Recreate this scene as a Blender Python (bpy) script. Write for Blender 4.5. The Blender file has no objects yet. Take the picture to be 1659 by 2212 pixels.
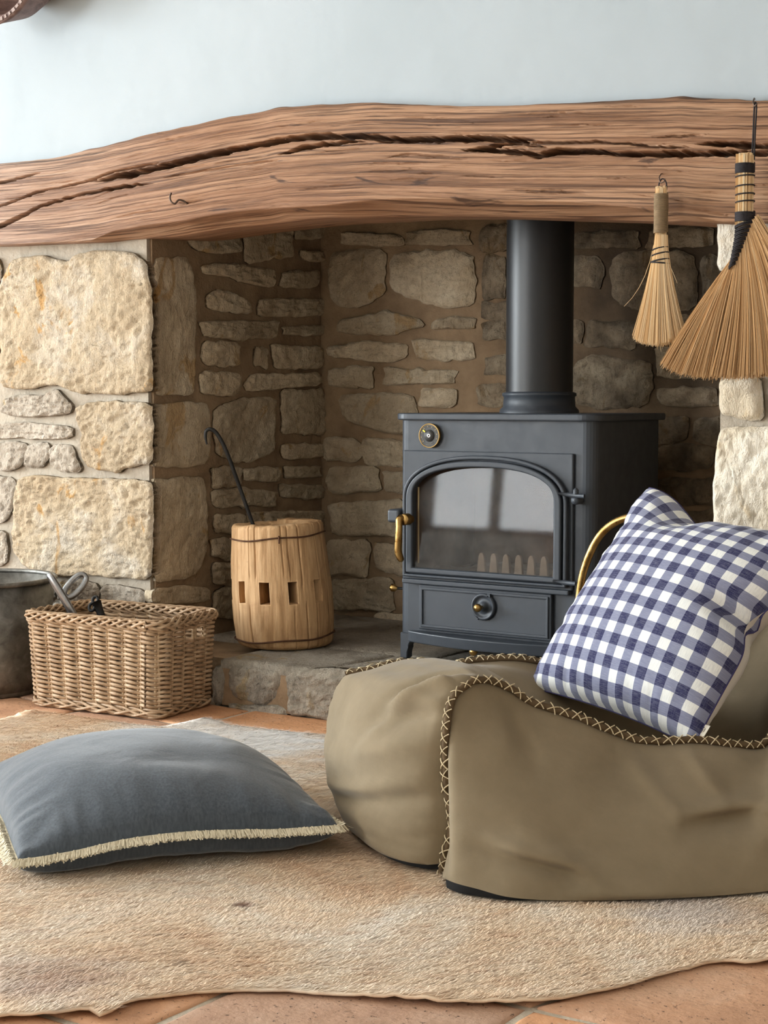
import bpy, bmesh, math, random
import numpy as np
from mathutils import Vector, Matrix, noise as mnoise
from mathutils.geometry import delaunay_2d_cdt

random.seed(7)
RNG = np.random.default_rng(7)
sc = bpy.context.scene
COL = sc.collection

# ------------------------------------------------------------------ camera
PHI = math.radians(33.5)          # the camera is turned left of the wall's normal
F = 3324.0                        # focal length in pixels of the 1659x2212 frame
CAMZ = 0.77
PITCH = math.atan(240.0 / F)
R_ = np.array([math.cos(PHI), math.sin(PHI), 0.0])
H_ = np.array([-math.sin(PHI), math.cos(PHI), 0.0])
FW_ = H_ * math.cos(PITCH) - np.array([0, 0, math.sin(PITCH)])
UP_ = H_ * math.sin(PITCH) + np.array([0, 0, math.cos(PITCH)])
C_ = np.array([0.0, 0.0, CAMZ])

cam_d = bpy.data.cameras.new('camera')
cam = bpy.data.objects.new('camera', cam_d)
COL.objects.link(cam)
cam.location = C_
cam.rotation_euler = (math.pi / 2 - PITCH, 0, PHI)
cam_d.sensor_fit = 'VERTICAL'
cam_d.sensor_height = 24.0
cam_d.lens = F / 2212.0 * 24.0
cam_d.clip_start = 0.05
sc.camera = cam

# ------------------------------------------------------------------ world, lights, exposure
w = bpy.data.worlds.new('world'); sc.world = w
w.use_nodes = True
w.node_tree.nodes['Background'].inputs[0].default_value = (0.75, 0.87, 1.0, 1)
w.node_tree.nodes['Background'].inputs[1].default_value = 1.0

def area(name, loc, rot, sx, sy, power, col):
    l = bpy.data.lights.new(name, 'AREA'); l.shape = 'RECTANGLE'
    l.size = sx; l.size_y = sy; l.energy = power; l.color = col
    o = bpy.data.objects.new(name, l); COL.objects.link(o)
    o.location = loc; o.rotation_euler = rot
    return o
ROOM_L, ROOM_R, ROOM_B, ROOM_T = -8.0, 1.6, -2.6, 2.6
# daylight in the side window and in the window behind the camera
area('window_daylight', (ROOM_L - 0.16, 0.4, 1.55), (0, -math.pi / 2, 0), 1.8, 2.6, 1180, (0.88, 0.955, 1.0))
area('rear_daylight', (-4.92, ROOM_B - 0.16, 1.5), (math.pi / 2, 0, 0), 1.65, 1.45, 310, (0.95, 0.98, 1.0))

sc.view_settings.view_transform = 'Standard'
sc.view_settings.look = 'None'
sc.view_settings.gamma = 1.0
sc.view_settings.use_curve_mapping = False
sc.view_settings.exposure = -0.93
sc.cycles.max_bounces = 6
sc.cycles.diffuse_bounces = 4
sc.cycles.glossy_bounces = 2
sc.cycles.adaptive_threshold = 0.09
sc.cycles.use_light_tree = False
sc.cycles.caustics_reflective = False
sc.cycles.caustics_refractive = False
sc.cycles.use_denoising = True
sc.cycles.sample_clamp_indirect = 8.0

# ------------------------------------------------------------------ helpers: pixels to places
def ray(x, y):
    return FW_ + R_ * ((x - 829.5) / F) - UP_ * ((y - 1106.0) / F)
def PF(x, y, f):
    d = ray(x, y); return C_ + d * (f / d.dot(H_))
def PZ(x, y, z):
    d = ray(x, y); return C_ + d * ((z - CAMZ) / d[2])
def PY(x, y, Y):
    d = ray(x, y); return C_ + d * (Y / d[1])
def PX(x, y, X):
    d = ray(x, y); return C_ + d * (X / d[0])
def RF(r, f, z):
    return R_ * r + H_ * f + np.array([0, 0, z])

def lin(*c):
    out = []
    for v in c:
        v = v / 255.0
        out.append(v / 12.92 if v <= 0.04045 else ((v + 0.055) / 1.055) ** 2.4)
    return tuple(out)

# ------------------------------------------------------------------ helpers: numpy noise
def _hash(ix, iy, iz, seed):
    n = (ix * 374761393 + iy * 668265263 + iz * 2147483647 + seed * 974634777) & 0xFFFFFFFF
    n = ((n ^ (n >> 13)) * 1274126177) & 0xFFFFFFFF
    n = ((n ^ (n >> 16)) * 2246822519) & 0xFFFFFFFF
    return ((n ^ (n >> 15)) & 0xFFFFFF) / float(0xFFFFFF)
def vnoise(p, seed=0):
    p = np.asarray(p, float)
    i = np.floor(p).astype(np.int64); f = p - i
    f = f * f * (3 - 2 * f)
    out = 0
    for dx in (0, 1):
        for dy in (0, 1):
            for dz in (0, 1):
                wgt = (f[..., 0] if dx else 1 - f[..., 0]) * (f[..., 1] if dy else 1 - f[..., 1]) * (f[..., 2] if dz else 1 - f[..., 2])
                out = out + wgt * _hash(i[..., 0] + dx, i[..., 1] + dy, i[..., 2] + dz, seed)
    return out * 2 - 1
def fbm(p, octv=3, seed=0, gain=0.5):
    p = np.asarray(p, float); a = 1.0; s = 0; tot = 0
    for k in range(octv):
        s = s + a * vnoise(p * (2 ** k), seed + k * 17); tot += a; a *= gain
    return s / tot
def sm(a, b, x):
    t = np.clip((np.asarray(x, float) - a) / (b - a), 0, 1); return t * t * (3 - 2 * t)

# ------------------------------------------------------------------ helpers: materials
class Mat:
    def __init__(s, name, base=(.5, .5, .5), rough=.6, metal=0.0, spec=.5, sheen=0.0):
        s.m = bpy.data.materials.new(name); s.m.use_nodes = True
        s.t = s.m.node_tree; s.b = s.t.nodes['Principled BSDF']
        s.b.inputs['Base Color'].default_value = (*base, 1)
        s.b.inputs['Roughness'].default_value = rough
        s.b.inputs['Metallic'].default_value = metal
        s.b.inputs['Specular IOR Level'].default_value = spec
        if sheen:
            s.b.inputs['Sheen Weight'].default_value = sheen
            s.b.inputs['Sheen Roughness'].default_value = .5
        s._n = None
    def node(s, t, **kw):
        n = s.t.nodes.new(t)
        for k, v in kw.items(): setattr(n, k, v)
        return n
    def link(s, a, b): s.t.links.new(a, b)
    def put(s, sock, v):
        if hasattr(v, 'is_linked') or hasattr(v, 'links'): s.link(v, sock)
        elif isinstance(v, (tuple, list)) and len(v) == 3 and sock.type == 'RGBA': sock.default_value = (*v, 1)
        else: sock.default_value = v
    def pos(s): return s.node('ShaderNodeNewGeometry').outputs['Position']
    def obj(s): return s.node('ShaderNodeTexCoord').outputs['Object']
    def uv(s): return s.node('ShaderNodeTexCoord').outputs['UV']
    def rnd(s): return s.node('ShaderNodeObjectInfo').outputs['Random']
    def map(s, vec, scale=(1, 1, 1), rot=(0, 0, 0), loc=(0, 0, 0)):
        n = s.node('ShaderNodeMapping'); s.link(vec, n.inputs[0])
        s.put(n.inputs['Location'], loc); s.put(n.inputs['Rotation'], rot); s.put(n.inputs['Scale'], scale)
        return n.outputs[0]
    def noise(s, vec, scale, detail=4, rough=.55, dist=0.0):
        n = s.node('ShaderNodeTexNoise'); s.link(vec, n.inputs['Vector'])
        n.inputs['Scale'].default_value = scale; n.inputs['Detail'].default_value = detail
        n.inputs['Roughness'].default_value = rough; n.inputs['Distortion'].default_value = dist
        return n.outputs['Fac']
    def vor(s, vec, scale, feature='F1'):
        n = s.node('ShaderNodeTexVoronoi'); n.feature = feature; s.link(vec, n.inputs['Vector'])
        n.inputs['Scale'].default_value = scale
        return n.outputs['Distance']
    def wave(s, vec, scale, dist=0.0, detail=2, dscale=1.0, direction='X'):
        n = s.node('ShaderNodeTexWave'); n.bands_direction = direction; s.link(vec, n.inputs['Vector'])
        n.inputs['Scale'].default_value = scale; n.inputs['Distortion'].default_value = dist
        n.inputs['Detail'].default_value = detail; n.inputs['Detail Scale'].default_value = dscale
        return n.outputs['Fac']
    def ramp(s, fac, stops):
        n = s.node('ShaderNodeValToRGB'); s.link(fac, n.inputs[0]); e = n.color_ramp.elements
        while len(e) < len(stops): e.new(0.5)
        for k, (p, c) in enumerate(stops):
            e[k].position = p
            e[k].color = (*c, 1) if isinstance(c, (tuple, list)) else (c, c, c, 1)
        return n.outputs[0]
    def mix(s, fac, a, b, blend='MIX'):
        n = s.node('ShaderNodeMix'); n.data_type = 'RGBA'; n.blend_type = blend
        s.put(n.inputs[0], fac); s.put(n.inputs[6], a); s.put(n.inputs[7], b)
        return n.outputs[2]
    def math(s, op, a, b=0.0):
        n = s.node('ShaderNodeMath'); n.operation = op; s.put(n.inputs[0], a); s.put(n.inputs[1], b)
        return n.outputs[0]
    def hsv(s, col, v=1.0, sat=1.0, hue=.5):
        n = s.node('ShaderNodeHueSaturation'); s.put(n.inputs['Hue'], hue); s.put(n.inputs['Saturation'], sat)
        s.put(n.inputs['Value'], v); s.put(n.inputs['Color'], col); return n.outputs[0]
    def color(s, c): s.put(s.b.inputs['Base Color'], c)
    def rough(s, c): s.put(s.b.inputs['Roughness'], c)
    def bump(s, h, strength=.5, dist=.01):
        n = s.node('ShaderNodeBump'); s.link(h, n.inputs['Height'])
        n.inputs['Strength'].default_value = strength; n.inputs['Distance'].default_value = dist
        if s._n: s.link(s._n, n.inputs['Normal'])
        s._n = n.outputs[0]; s.link(s._n, s.b.inputs['Normal'])

MATS = {}
def simple(name, base, rough=.6, metal=0.0, spec=.5, nscale=0, namp=.15, bscale=0, bstr=.2, bdist=.002, sheen=0.0):
    m = Mat(name, base, rough, metal, spec, sheen)
    if nscale:
        f = m.noise(m.obj(), nscale, 5)
        m.color(m.ramp(f, [(.25, tuple(c * (1 - namp) for c in base)), (.75, tuple(min(1, c * (1 + namp)) for c in base))]))
    if bscale: m.bump(m.noise(m.obj(), bscale, 4), bstr, bdist)
    MATS[name] = m.m
    return m.m

# ------------------------------------------------------------------ helpers: meshes and objects
def tag(o, label=None, cat=None, group=None, kind=None):
    if label: o['label'] = label
    if cat: o['category'] = cat
    if group: o['group'] = group
    if kind: o['kind'] = kind
    return o
def empty(name, loc, label=None, cat=None, group=None, rotz=0.0):
    o = bpy.data.objects.new(name, None); COL.objects.link(o)
    o.location = [float(v) for v in loc]; o.rotation_euler = (0, 0, rotz)
    o.empty_display_size = .05
    return tag(o, label, cat, group)
def basis(o): return Matrix.LocRotScale(o.location, o.rotation_euler, o.scale)
def world_of(o):
    m = basis(o)
    while o.parent: o = o.parent; m = basis(o) @ m
    return m
def mesh(name, verts, faces, mat=None, smooth=True, uvs=None):
    me = bpy.data.meshes.new(name)
    verts = np.asarray(verts, float)
    if isinstance(faces, np.ndarray): faces = faces.tolist()
    me.from_pydata(verts.tolist(), [], faces)
    if mat: me.materials.append(mat)
    if smooth: me.polygons.foreach_set('use_smooth', [True] * len(me.polygons))
    if uvs is not None:
        lay = me.uv_layers.new(name='UVMap')
        idx = np.empty(len(me.loops), dtype=np.int64); me.loops.foreach_get('vertex_index', idx)
        lay.data.foreach_set('uv', np.asarray(uvs, float)[idx].ravel())
    me.update()
    return me
def obj(name, verts, faces, mat, parent=None, smooth=True, uvs=None, space='world', origin=None):
    """one mesh object; verts are world points unless space='local'"""
    v = np.asarray(verts, float)
    o_loc = (0, 0, 0)
    if space == 'world' and parent is not None:
        mi = np.array(world_of(parent).inverted())
        v = v @ mi[:3, :3].T + mi[:3, 3]
    if origin == 'center':
        o_loc = (v.min(0) + v.max(0)) / 2; v = v - o_loc
    elif origin == 'base':
        o_loc = (v.min(0) + v.max(0)) / 2; o_loc[2] = v[:, 2].min(); v = v - o_loc
    o = bpy.data.objects.new(name, mesh(name, v, faces, mat, smooth, uvs)); COL.objects.link(o)
    o.location = [float(x) for x in o_loc]
    if parent is not None: o.parent = parent
    return o
def bevel(o, width=.003, seg=2, angle=35):
    m = o.modifiers.new('bevel', 'BEVEL'); m.width = width; m.segments = seg
    m.limit_method = 'ANGLE'; m.angle_limit = math.radians(angle); m.harden_normals = False
    return o

class MB:
    def __init__(s): s.v = []; s.f = []; s.n = 0
    def add(s, v, f):
        v = np.asarray(v, float)
        if len(v) == 0: return
        s.v.append(v); n = s.n
        for q in (f.tolist() if isinstance(f, np.ndarray) else f): s.f.append([i + n for i in q])
        s.n += len(v)
    def build(s, name, mat, parent=None, **kw):
        return obj(name, np.vstack(s.v), s.f, mat, parent, **kw)

def g_box(c, size, rot=None):
    x, y, z = [d / 2 for d in size]
    v = np.array([(-x, -y, -z), (x, -y, -z), (x, y, -z), (-x, y, -z), (-x, -y, z), (x, -y, z), (x, y, z), (-x, y, z)])
    if rot is not None: v = v @ np.array(rot).T
    v = v + np.array(c)
    return v, [[0, 3, 2, 1], [4, 5, 6, 7], [0, 1, 5, 4], [1, 2, 6, 5], [2, 3, 7, 6], [3, 0, 4, 7]]
def g_box2(a, b):
    a = np.array(a, float); b = np.array(b, float); return g_box((a + b) / 2, np.abs(b - a))
def grid_faces(nu, nv, cu=False, cv=False, off=0):
    """vertex index = i*nv + j"""
    f = []
    for i in range(nu if cu else nu - 1):
        for j in range(nv if cv else nv - 1):
            a = i * nv + j; b = ((i + 1) % nu) * nv + j
            c = ((i + 1) % nu) * nv + (j + 1) % nv; d = i * nv + (j + 1) % nv
            f.append([a + off, b + off, c + off, d + off])
    return f
def g_tube(pts, rad, sides=8, closed=False, caps=True, squash=None):
    p = np.asarray(pts, float); n = len(p)
    rad = np.full(n, rad) if np.isscalar(rad) else np.asarray(rad, float)
    t = np.roll(p, -1, 0) - np.roll(p, 1, 0)
    if not closed: t[0] = p[1] - p[0]; t[-1] = p[-1] - p[-2]
    t /= np.linalg.norm(t, axis=1)[:, None] + 1e-12
    up = np.array([0, 0, 1.0]) if abs(t[0][2]) < .9 else np.array([1.0, 0, 0])
    u = np.cross(up, t[0]); u /= np.linalg.norm(u)
    us = [u]
    for i in range(1, n):
        u = us[-1] - t[i] * us[-1].dot(t[i]); u /= np.linalg.norm(u) + 1e-12; us.append(u)
    us = np.array(us); vs = np.cross(t, us)
    a = np.arange(sides) * 2 * math.pi / sides
    v = p[:, None, :] + (us[:, None, :] * np.cos(a)[None, :, None] + vs[:, None, :] * np.sin(a)[None, :, None]) * rad[:, None, None]
    f = grid_faces(n, sides, closed, True)
    if caps and not closed:
        f.append(list(range(sides))[::-1]); f.append([(n - 1) * sides + k for k in range(sides)])
    return v.reshape(-1, 3), f
def g_lathe(prof, n=48, axis='z', origin=(0, 0, 0), cap0=False, cap1=False, a0=0.0):
    prof = np.asarray(prof, float); a = np.arange(n) * 2 * math.pi / n + a0
    x = prof[:, 0][:, None] * np.cos(a); y = prof[:, 0][:, None] * np.sin(a); z = np.repeat(prof[:, 1][:, None], n, 1)
    v = np.stack([x, y, z], -1).reshape(-1, 3)
    f = grid_faces(len(prof), n, False, True)
    if cap0: f.append(list(range(n))[::-1])
    if cap1: f.append([(len(prof) - 1) * n + k for k in range(n)])
    if axis == 'y': v = np.stack([v[:, 0], -v[:, 2], v[:, 1]], -1)        # +profile points to -Y (into the room)
    if axis == 'x': v = np.stack([v[:, 2], v[:, 0], v[:, 1]], -1)
    return v + np.array(origin), f
def catmull(keys, n):
    k = np.asarray(keys, float); m = len(k)
    t = np.linspace(0, m - 1, n); i = np.clip(t.astype(int), 0, m - 2); u = (t - i)[:, None]
    P = lambda j: k[np.clip(j, 0, m - 1)]
    p0, p1, p2, p3 = P(i - 1), P(i), P(i + 1), P(i + 2)
    return .5 * (2 * p1 + (p2 - p0) * u + (2 * p0 - 5 * p1 + 4 * p2 - p3) * u ** 2 + (3 * p1 - p0 - 3 * p2 + p3) * u ** 3)
def g_ring_extrude(outer, inner, y0, y1):
    """outer, inner: equal-length (x,z) loops; a frame from y0 (front) to y1 (back)"""
    n = len(outer); v = []
    for y in (y0, y1):
        for L in (outer, inner): v += [(p[0], y, p[1]) for p in L]
    f = []
    for i in range(n):
        j = (i + 1) % n
        f.append([i, j, n + j, n + i]); f.append([2 * n + i, 3 * n + i, 3 * n + j, 2 * n + j])
        f.append([i, 2 * n + i, 2 * n + j, j]); f.append([n + i, n + j, 3 * n + j, 3 * n + i])
    return v, f
def g_prism(loop, y0, y1):
    n = len(loop)
    v = [(p[0], y0, p[1]) for p in loop] + [(p[0], y1, p[1]) for p in loop]
    f = [list(range(n)), [n + k for k in range(n)][::-1]] + [[i, n + i, n + (i + 1) % n, (i + 1) % n] for i in range(n)]
    return v, f
# ================================================================== materials of the setting
def stone_mat(name, c_light, c_mid, c_dark, ochre, bump=.9, soot=0.0, fine=60):
    m = Mat(name, rough=.9, spec=.2)
    p = m.pos()
    big = m.noise(p, 7, 3, .6, .6)
    base = m.ramp(big, [(.25, c_dark), (.5, c_mid), (.72, c_light)])
    per = m.hsv(base, m.ramp(m.rnd(), [(0, .82), (1, 1.12)]))
    och = m.ramp(m.noise(m.map(p, (1, 1, .6)), 9, 3, .6, 1.2), [(.62, 0.0), (.68, 1.0)])
    c = m.mix(m.math('MULTIPLY', och, .8), per, ochre)
    grit = m.noise(p, 90, 3, .7)
    c = m.mix(m.math('MULTIPLY', m.ramp(grit, [(.3, 1.0), (.5, 0.0)]), .55), c, c_dark)
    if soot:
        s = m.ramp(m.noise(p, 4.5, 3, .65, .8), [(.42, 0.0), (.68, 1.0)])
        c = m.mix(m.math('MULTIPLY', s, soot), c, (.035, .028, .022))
    m.color(c)
    strk = m.map(p, (1, 1, .45))
    m.bump(m.noise(strk, fine, 5, .72, .5), bump, .9 / fine)
    m.bump(m.noise(p, 190, 2, .6), bump * .7, .004)
    return m.m
M_PIER = stone_mat('pier_limestone', lin(226, 213, 194), lin(216, 195, 165), lin(194, 170, 138), lin(200, 152, 88), 1.0, 0, 105)
M_PIERG = stone_mat('grey_limestone', lin(214, 202, 186), lin(198, 185, 168), lin(168, 154, 137), lin(196, 170, 124), 1.0, 0, 80)
M_ALC = stone_mat('alcove_limestone', lin(232, 216, 188), lin(214, 194, 164), lin(176, 154, 126), lin(190, 156, 110), .8, .15)
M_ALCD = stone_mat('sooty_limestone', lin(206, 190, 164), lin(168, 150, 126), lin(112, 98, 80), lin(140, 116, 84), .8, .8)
M_RPIER = stone_mat('smooth_limestone', lin(250, 243, 228), lin(242, 231, 212), lin(222, 206, 180), lin(230, 208, 172), .7)
M_HEARTH = stone_mat('hearth_stone', lin(206, 198, 184), lin(184, 174, 158), lin(140, 130, 116), lin(176, 156, 120), 1.0, .1)

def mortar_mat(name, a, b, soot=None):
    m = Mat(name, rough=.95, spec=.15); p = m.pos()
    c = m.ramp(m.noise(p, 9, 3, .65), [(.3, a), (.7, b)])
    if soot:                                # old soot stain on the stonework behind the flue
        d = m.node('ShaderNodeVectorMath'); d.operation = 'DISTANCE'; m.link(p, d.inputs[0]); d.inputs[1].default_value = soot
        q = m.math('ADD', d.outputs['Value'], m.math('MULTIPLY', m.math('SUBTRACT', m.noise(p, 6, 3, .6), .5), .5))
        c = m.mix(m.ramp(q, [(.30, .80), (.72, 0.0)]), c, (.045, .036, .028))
    m.color(c)
    m.bump(m.noise(p, 24, 4, .7), .6, .012)
    return m.m
M_MORT = mortar_mat('pale_mortar', lin(166, 154, 138), lin(192, 181, 164))
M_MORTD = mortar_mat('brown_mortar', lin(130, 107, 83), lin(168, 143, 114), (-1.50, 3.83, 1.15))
M_SOOT = mortar_mat('soot', (.012, .011, .010), (.03, .026, .022))

m = Mat('plaster', rough=.85, spec=.25); p = m.pos()
m.color(m.ramp(m.noise(p, 2.2, 4), [(.3, lin(174, 183, 188)), (.7, lin(182, 190, 195))]))
m.bump(m.noise(p, 5, 3), .25, .02); m.bump(m.noise(p, 60, 4), .12, .003)
M_PLASTER = m.m
M_WHITE = simple('white_paint', (.78, .77, .75), .6)

m = Mat('terracotta_tile', rough=.62, spec=.35); p = m.pos()
c = m.ramp(m.noise(p, 7, 6, .62, .5), [(.25, lin(184, 138, 106)), (.5, lin(214, 164, 128)), (.75, lin(224, 182, 150))])
c = m.hsv(c, m.ramp(m.rnd(), [(0, .72), (1, 1.08)]), m.ramp(m.rnd(), [(0, .85), (1, 1.1)]))
spk = m.ramp(m.noise(p, 120, 5, .7), [(.32, 1.0), (.4, 0.0)])
c = m.mix(spk, c, lin(70, 52, 42)); 
c = m.mix(m.ramp(m.noise(p, 34, 5, .7, .6), [(.62, 0.0), (.72, .6)]), c, lin(205, 180, 155))
m.color(c); m.rough(m.ramp(m.noise(p, 12, 3), [(.3, .5), (.7, .75)]))
m.bump(m.noise(p, 40, 5, .6), .5, .006); m.bump(m.noise(p, 170, 3), .3, .002)
M_TILE = m.m
M_GROUT = mortar_mat('grout', lin(186, 172, 152), lin(214, 202, 184))

m = Mat('oak_beam', rough=.68, spec=.35); uv = m.uv()
g1 = m.noise(m.map(uv, (2.2, 60, 1)), 1.0, 4, .6, .55)
g2 = m.noise(m.map(uv, (6, 190, 1)), 1.0, 4, .65, .5)
lo = m.noise(m.map(uv, (2.0, 7, 1)), 1.0, 4, .55, .5)
c = m.ramp(g1, [(.26, lin(92, 64, 46)), (.42, lin(150, 112, 84)), (.58, lin(186, 146, 114)), (.78, lin(208, 174, 144))])
c = m.mix(m.ramp(g2, [(.40, .95), (.50, 0.0)]), c, lin(78, 56, 42))
c = m.mix(m.ramp(lo, [(.40, .45), (.62, 0.0)]), c, lin(136, 92, 62))
sx = m.node('ShaderNodeSeparateXYZ'); m.link(uv, sx.inputs[0])
pale = m.math('MULTIPLY', m.ramp(sx.outputs[0], [(.15, 1.0), (.42, 0.0)]), m.ramp(m.noise(uv, 5, 4), [(.3, .35), (.7, .75)]))
c = m.mix(pale, c, m.hsv(c, 1.22, .62))                 # the greyer, drier end of the old oak
c = m.mix(m.ramp(m.noise(m.map(uv, (10, 26, 1)), 1.0, 4, .6, 1.0), [(.64, 0.0), (.70, .85)]), c, lin(62, 42, 32))
m.color(c)
m.bump(g2, .9, .006)
m.bump(g1, .6, .008)
M_OAK = m.m

# ================================================================== setting
YW, YB, XA = 3.06, 3.83, -2.765          # pier front, alcove back, alcove left side
HZ = 0.12                                # hearth height
YH = 2.985                               # face of the hearth step
XR = PY(1550, 900, YW)[0]                # left edge of the right-hand pier
YBEAM = 2.985

def struct(name, verts, faces, mat, label, cat, **kw):
    o = obj(name, verts, faces, mat, None, **kw); return tag(o, label, cat, kind='structure')

# ---- floor with its tiles
fl = struct('floor', *g_box2((ROOM_L, ROOM_B, -.10), (ROOM_R, 4.1, -.006)), M_GROUT,
            'terracotta tiled floor with pale grout lines', 'floor', smooth=False)
gx = [-0.88 + .37 * k for k in range(-11, 6)]; gy = [1.70 + .36 * k for k in range(-3, 5)]
gy[-1] = YH + .02 if gy[-1] > YH else gy[-1]
GV = {}
for i in range(len(gx)):
    for j in range(len(gy)):
        jx, jy = random.uniform(-.025, .025), random.uniform(-.018, .018)
        if (i, j) == (11, 3): jx, jy = -.02, 0.0
        if (i, j) == (11, 4): jx, jy = .08, 0.0
        if (i, j) == (10, 3): jx, jy = 0.0, .008
        GV[i, j] = np.array([gx[i] + jx, gy[j] + jy])
def tile_mesh(q, seed, h=.012, n=9, gap=.006):
    q = [np.asarray(a, float) for a in q]; c = sum(q) / 4
    q = [a + (c - a) / np.linalg.norm(c - a) * gap * 1.4 for a in q]
    L = np.linalg.norm(q[1] - q[0]); e = .006 / L
    ts = np.array([0, 0, e, 2.5 * e] + list(np.linspace(.1, .9, n)) + [1 - 2.5 * e, 1 - e, 1, 1])
    dz = np.array([1, .25, .06, 0] + [0] * n + [0, .06, .25, 1.0])
    v = []
    for i, a in enumerate(ts):
        for j, b in enumerate(ts):
            p = q[0] * (1 - a) * (1 - b) + q[1] * a * (1 - b) + q[2] * a * b + q[3] * (1 - a) * b
            v.append((p[0], p[1], -max(dz[i], dz[j]) * h))
    v = np.array(v)
    top = v[:, 2] > -.9 * h
    v[top, 2] += .0025 * fbm(np.c_[v[top, :2] * 14, np.full(top.sum(), seed * 3.1)], 3, seed) - .0015
    jit = .0022 * fbm(np.c_[v[:, :2] * 45, np.full(len(v), seed * 1.7)], 2, seed + 5)
    v[:, 0] += jit; v[:, 1] -= jit
    return v, grid_faces(len(ts), len(ts))
k = 0
for i in range(len(gx) - 1):
    for j in range(len(gy) - 1):
        v, f = tile_mesh([GV[i, j], GV[i + 1, j], GV[i + 1, j + 1], GV[i, j + 1]], k)
        obj('tile', v, f, M_TILE, fl, origin='center'); k += 1

# ---- room shell: plaster wall over the beam, other walls, ceiling
PL = .035
struct('ceiling', *g_box2((ROOM_L, ROOM_B, ROOM_T), (ROOM_R, 4.1, ROOM_T + .1)), M_WHITE, 'white painted ceiling of the room', 'ceiling', smooth=False)
struct('wall_right', *g_box2((ROOM_R, ROOM_B, 0), (ROOM_R + .12, 4.1, ROOM_T)), simple('warm_plaster', (.70, .64, .56), .7), 'warm white plastered wall on the right of the room', 'wall', smooth=False)
def holed_wall(name, axis, at, span, hole, thick, label):
    (a0, a1), (h0, h1, z0, z1) = span, hole
    b = MB()
    for (u0, u1, w0, w1) in ((a0, h0, 0, ROOM_T), (h1, a1, 0, ROOM_T), (h0, h1, 0, z0), (h0, h1, z1, ROOM_T)):
        if u1 - u0 < 1e-4 or w1 - w0 < 1e-4: continue
        if axis == 'x': b.add(*g_box2((at - thick, u0, w0), (at, u1, w1)))
        else: b.add(*g_box2((u0, at - thick, w0), (u1, at, w1)))
    return tag(b.build(name, M_WHITE, smooth=False), label, 'wall', kind='structure')
holed_wall('wall_left', 'x', ROOM_L, (ROOM_B, 4.1), (-.90, 1.70, .65, 2.45), .14, 'white painted wall with the side window')
holed_wall('wall_back', 'y', ROOM_B, (ROOM_L, ROOM_R), (-5.75, -4.10, .78, 2.22), .14, 'white painted wall with the rear window')
M_FRAME = simple('window_frame_paint', (.05, .05, .05), .5)
wn = tag(empty('window_1', (ROOM_L - .07, .4, .65)), 'side window with slim dark glazing bars', 'window', kind='structure')
for y in (-.88, 0.0, .8, 1.68): obj('window_bar', *g_box2((ROOM_L - .09, y - .02, .65), (ROOM_L - .05, y + .02, 2.45)), M_FRAME, wn, smooth=False)
for z in (.67, 2.43): obj('window_frame', *g_box2((ROOM_L - .09, -.90, z - .02), (ROOM_L - .05, 1.70, z + .02)), M_FRAME, wn, smooth=False)
dn = tag(empty('window_2', (-4.9, ROOM_B - .07, .78)), 'rear window with dark frame mirrored in the stove glass', 'window', kind='structure')
for x, h_ in ((-5.69, .05), (-5.14, .035), (-4.14, .04)): obj('window_bar', *g_box2((x - h_, ROOM_B - .09, .78), (x + h_, ROOM_B - .05, 2.22)), M_FRAME, dn, smooth=False)
for z in (.80, 2.20): obj('window_frame', *g_box2((-5.75, ROOM_B - .09, z - .03), (-4.10, ROOM_B - .05, z + .03)), M_FRAME, dn, smooth=False)

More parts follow.
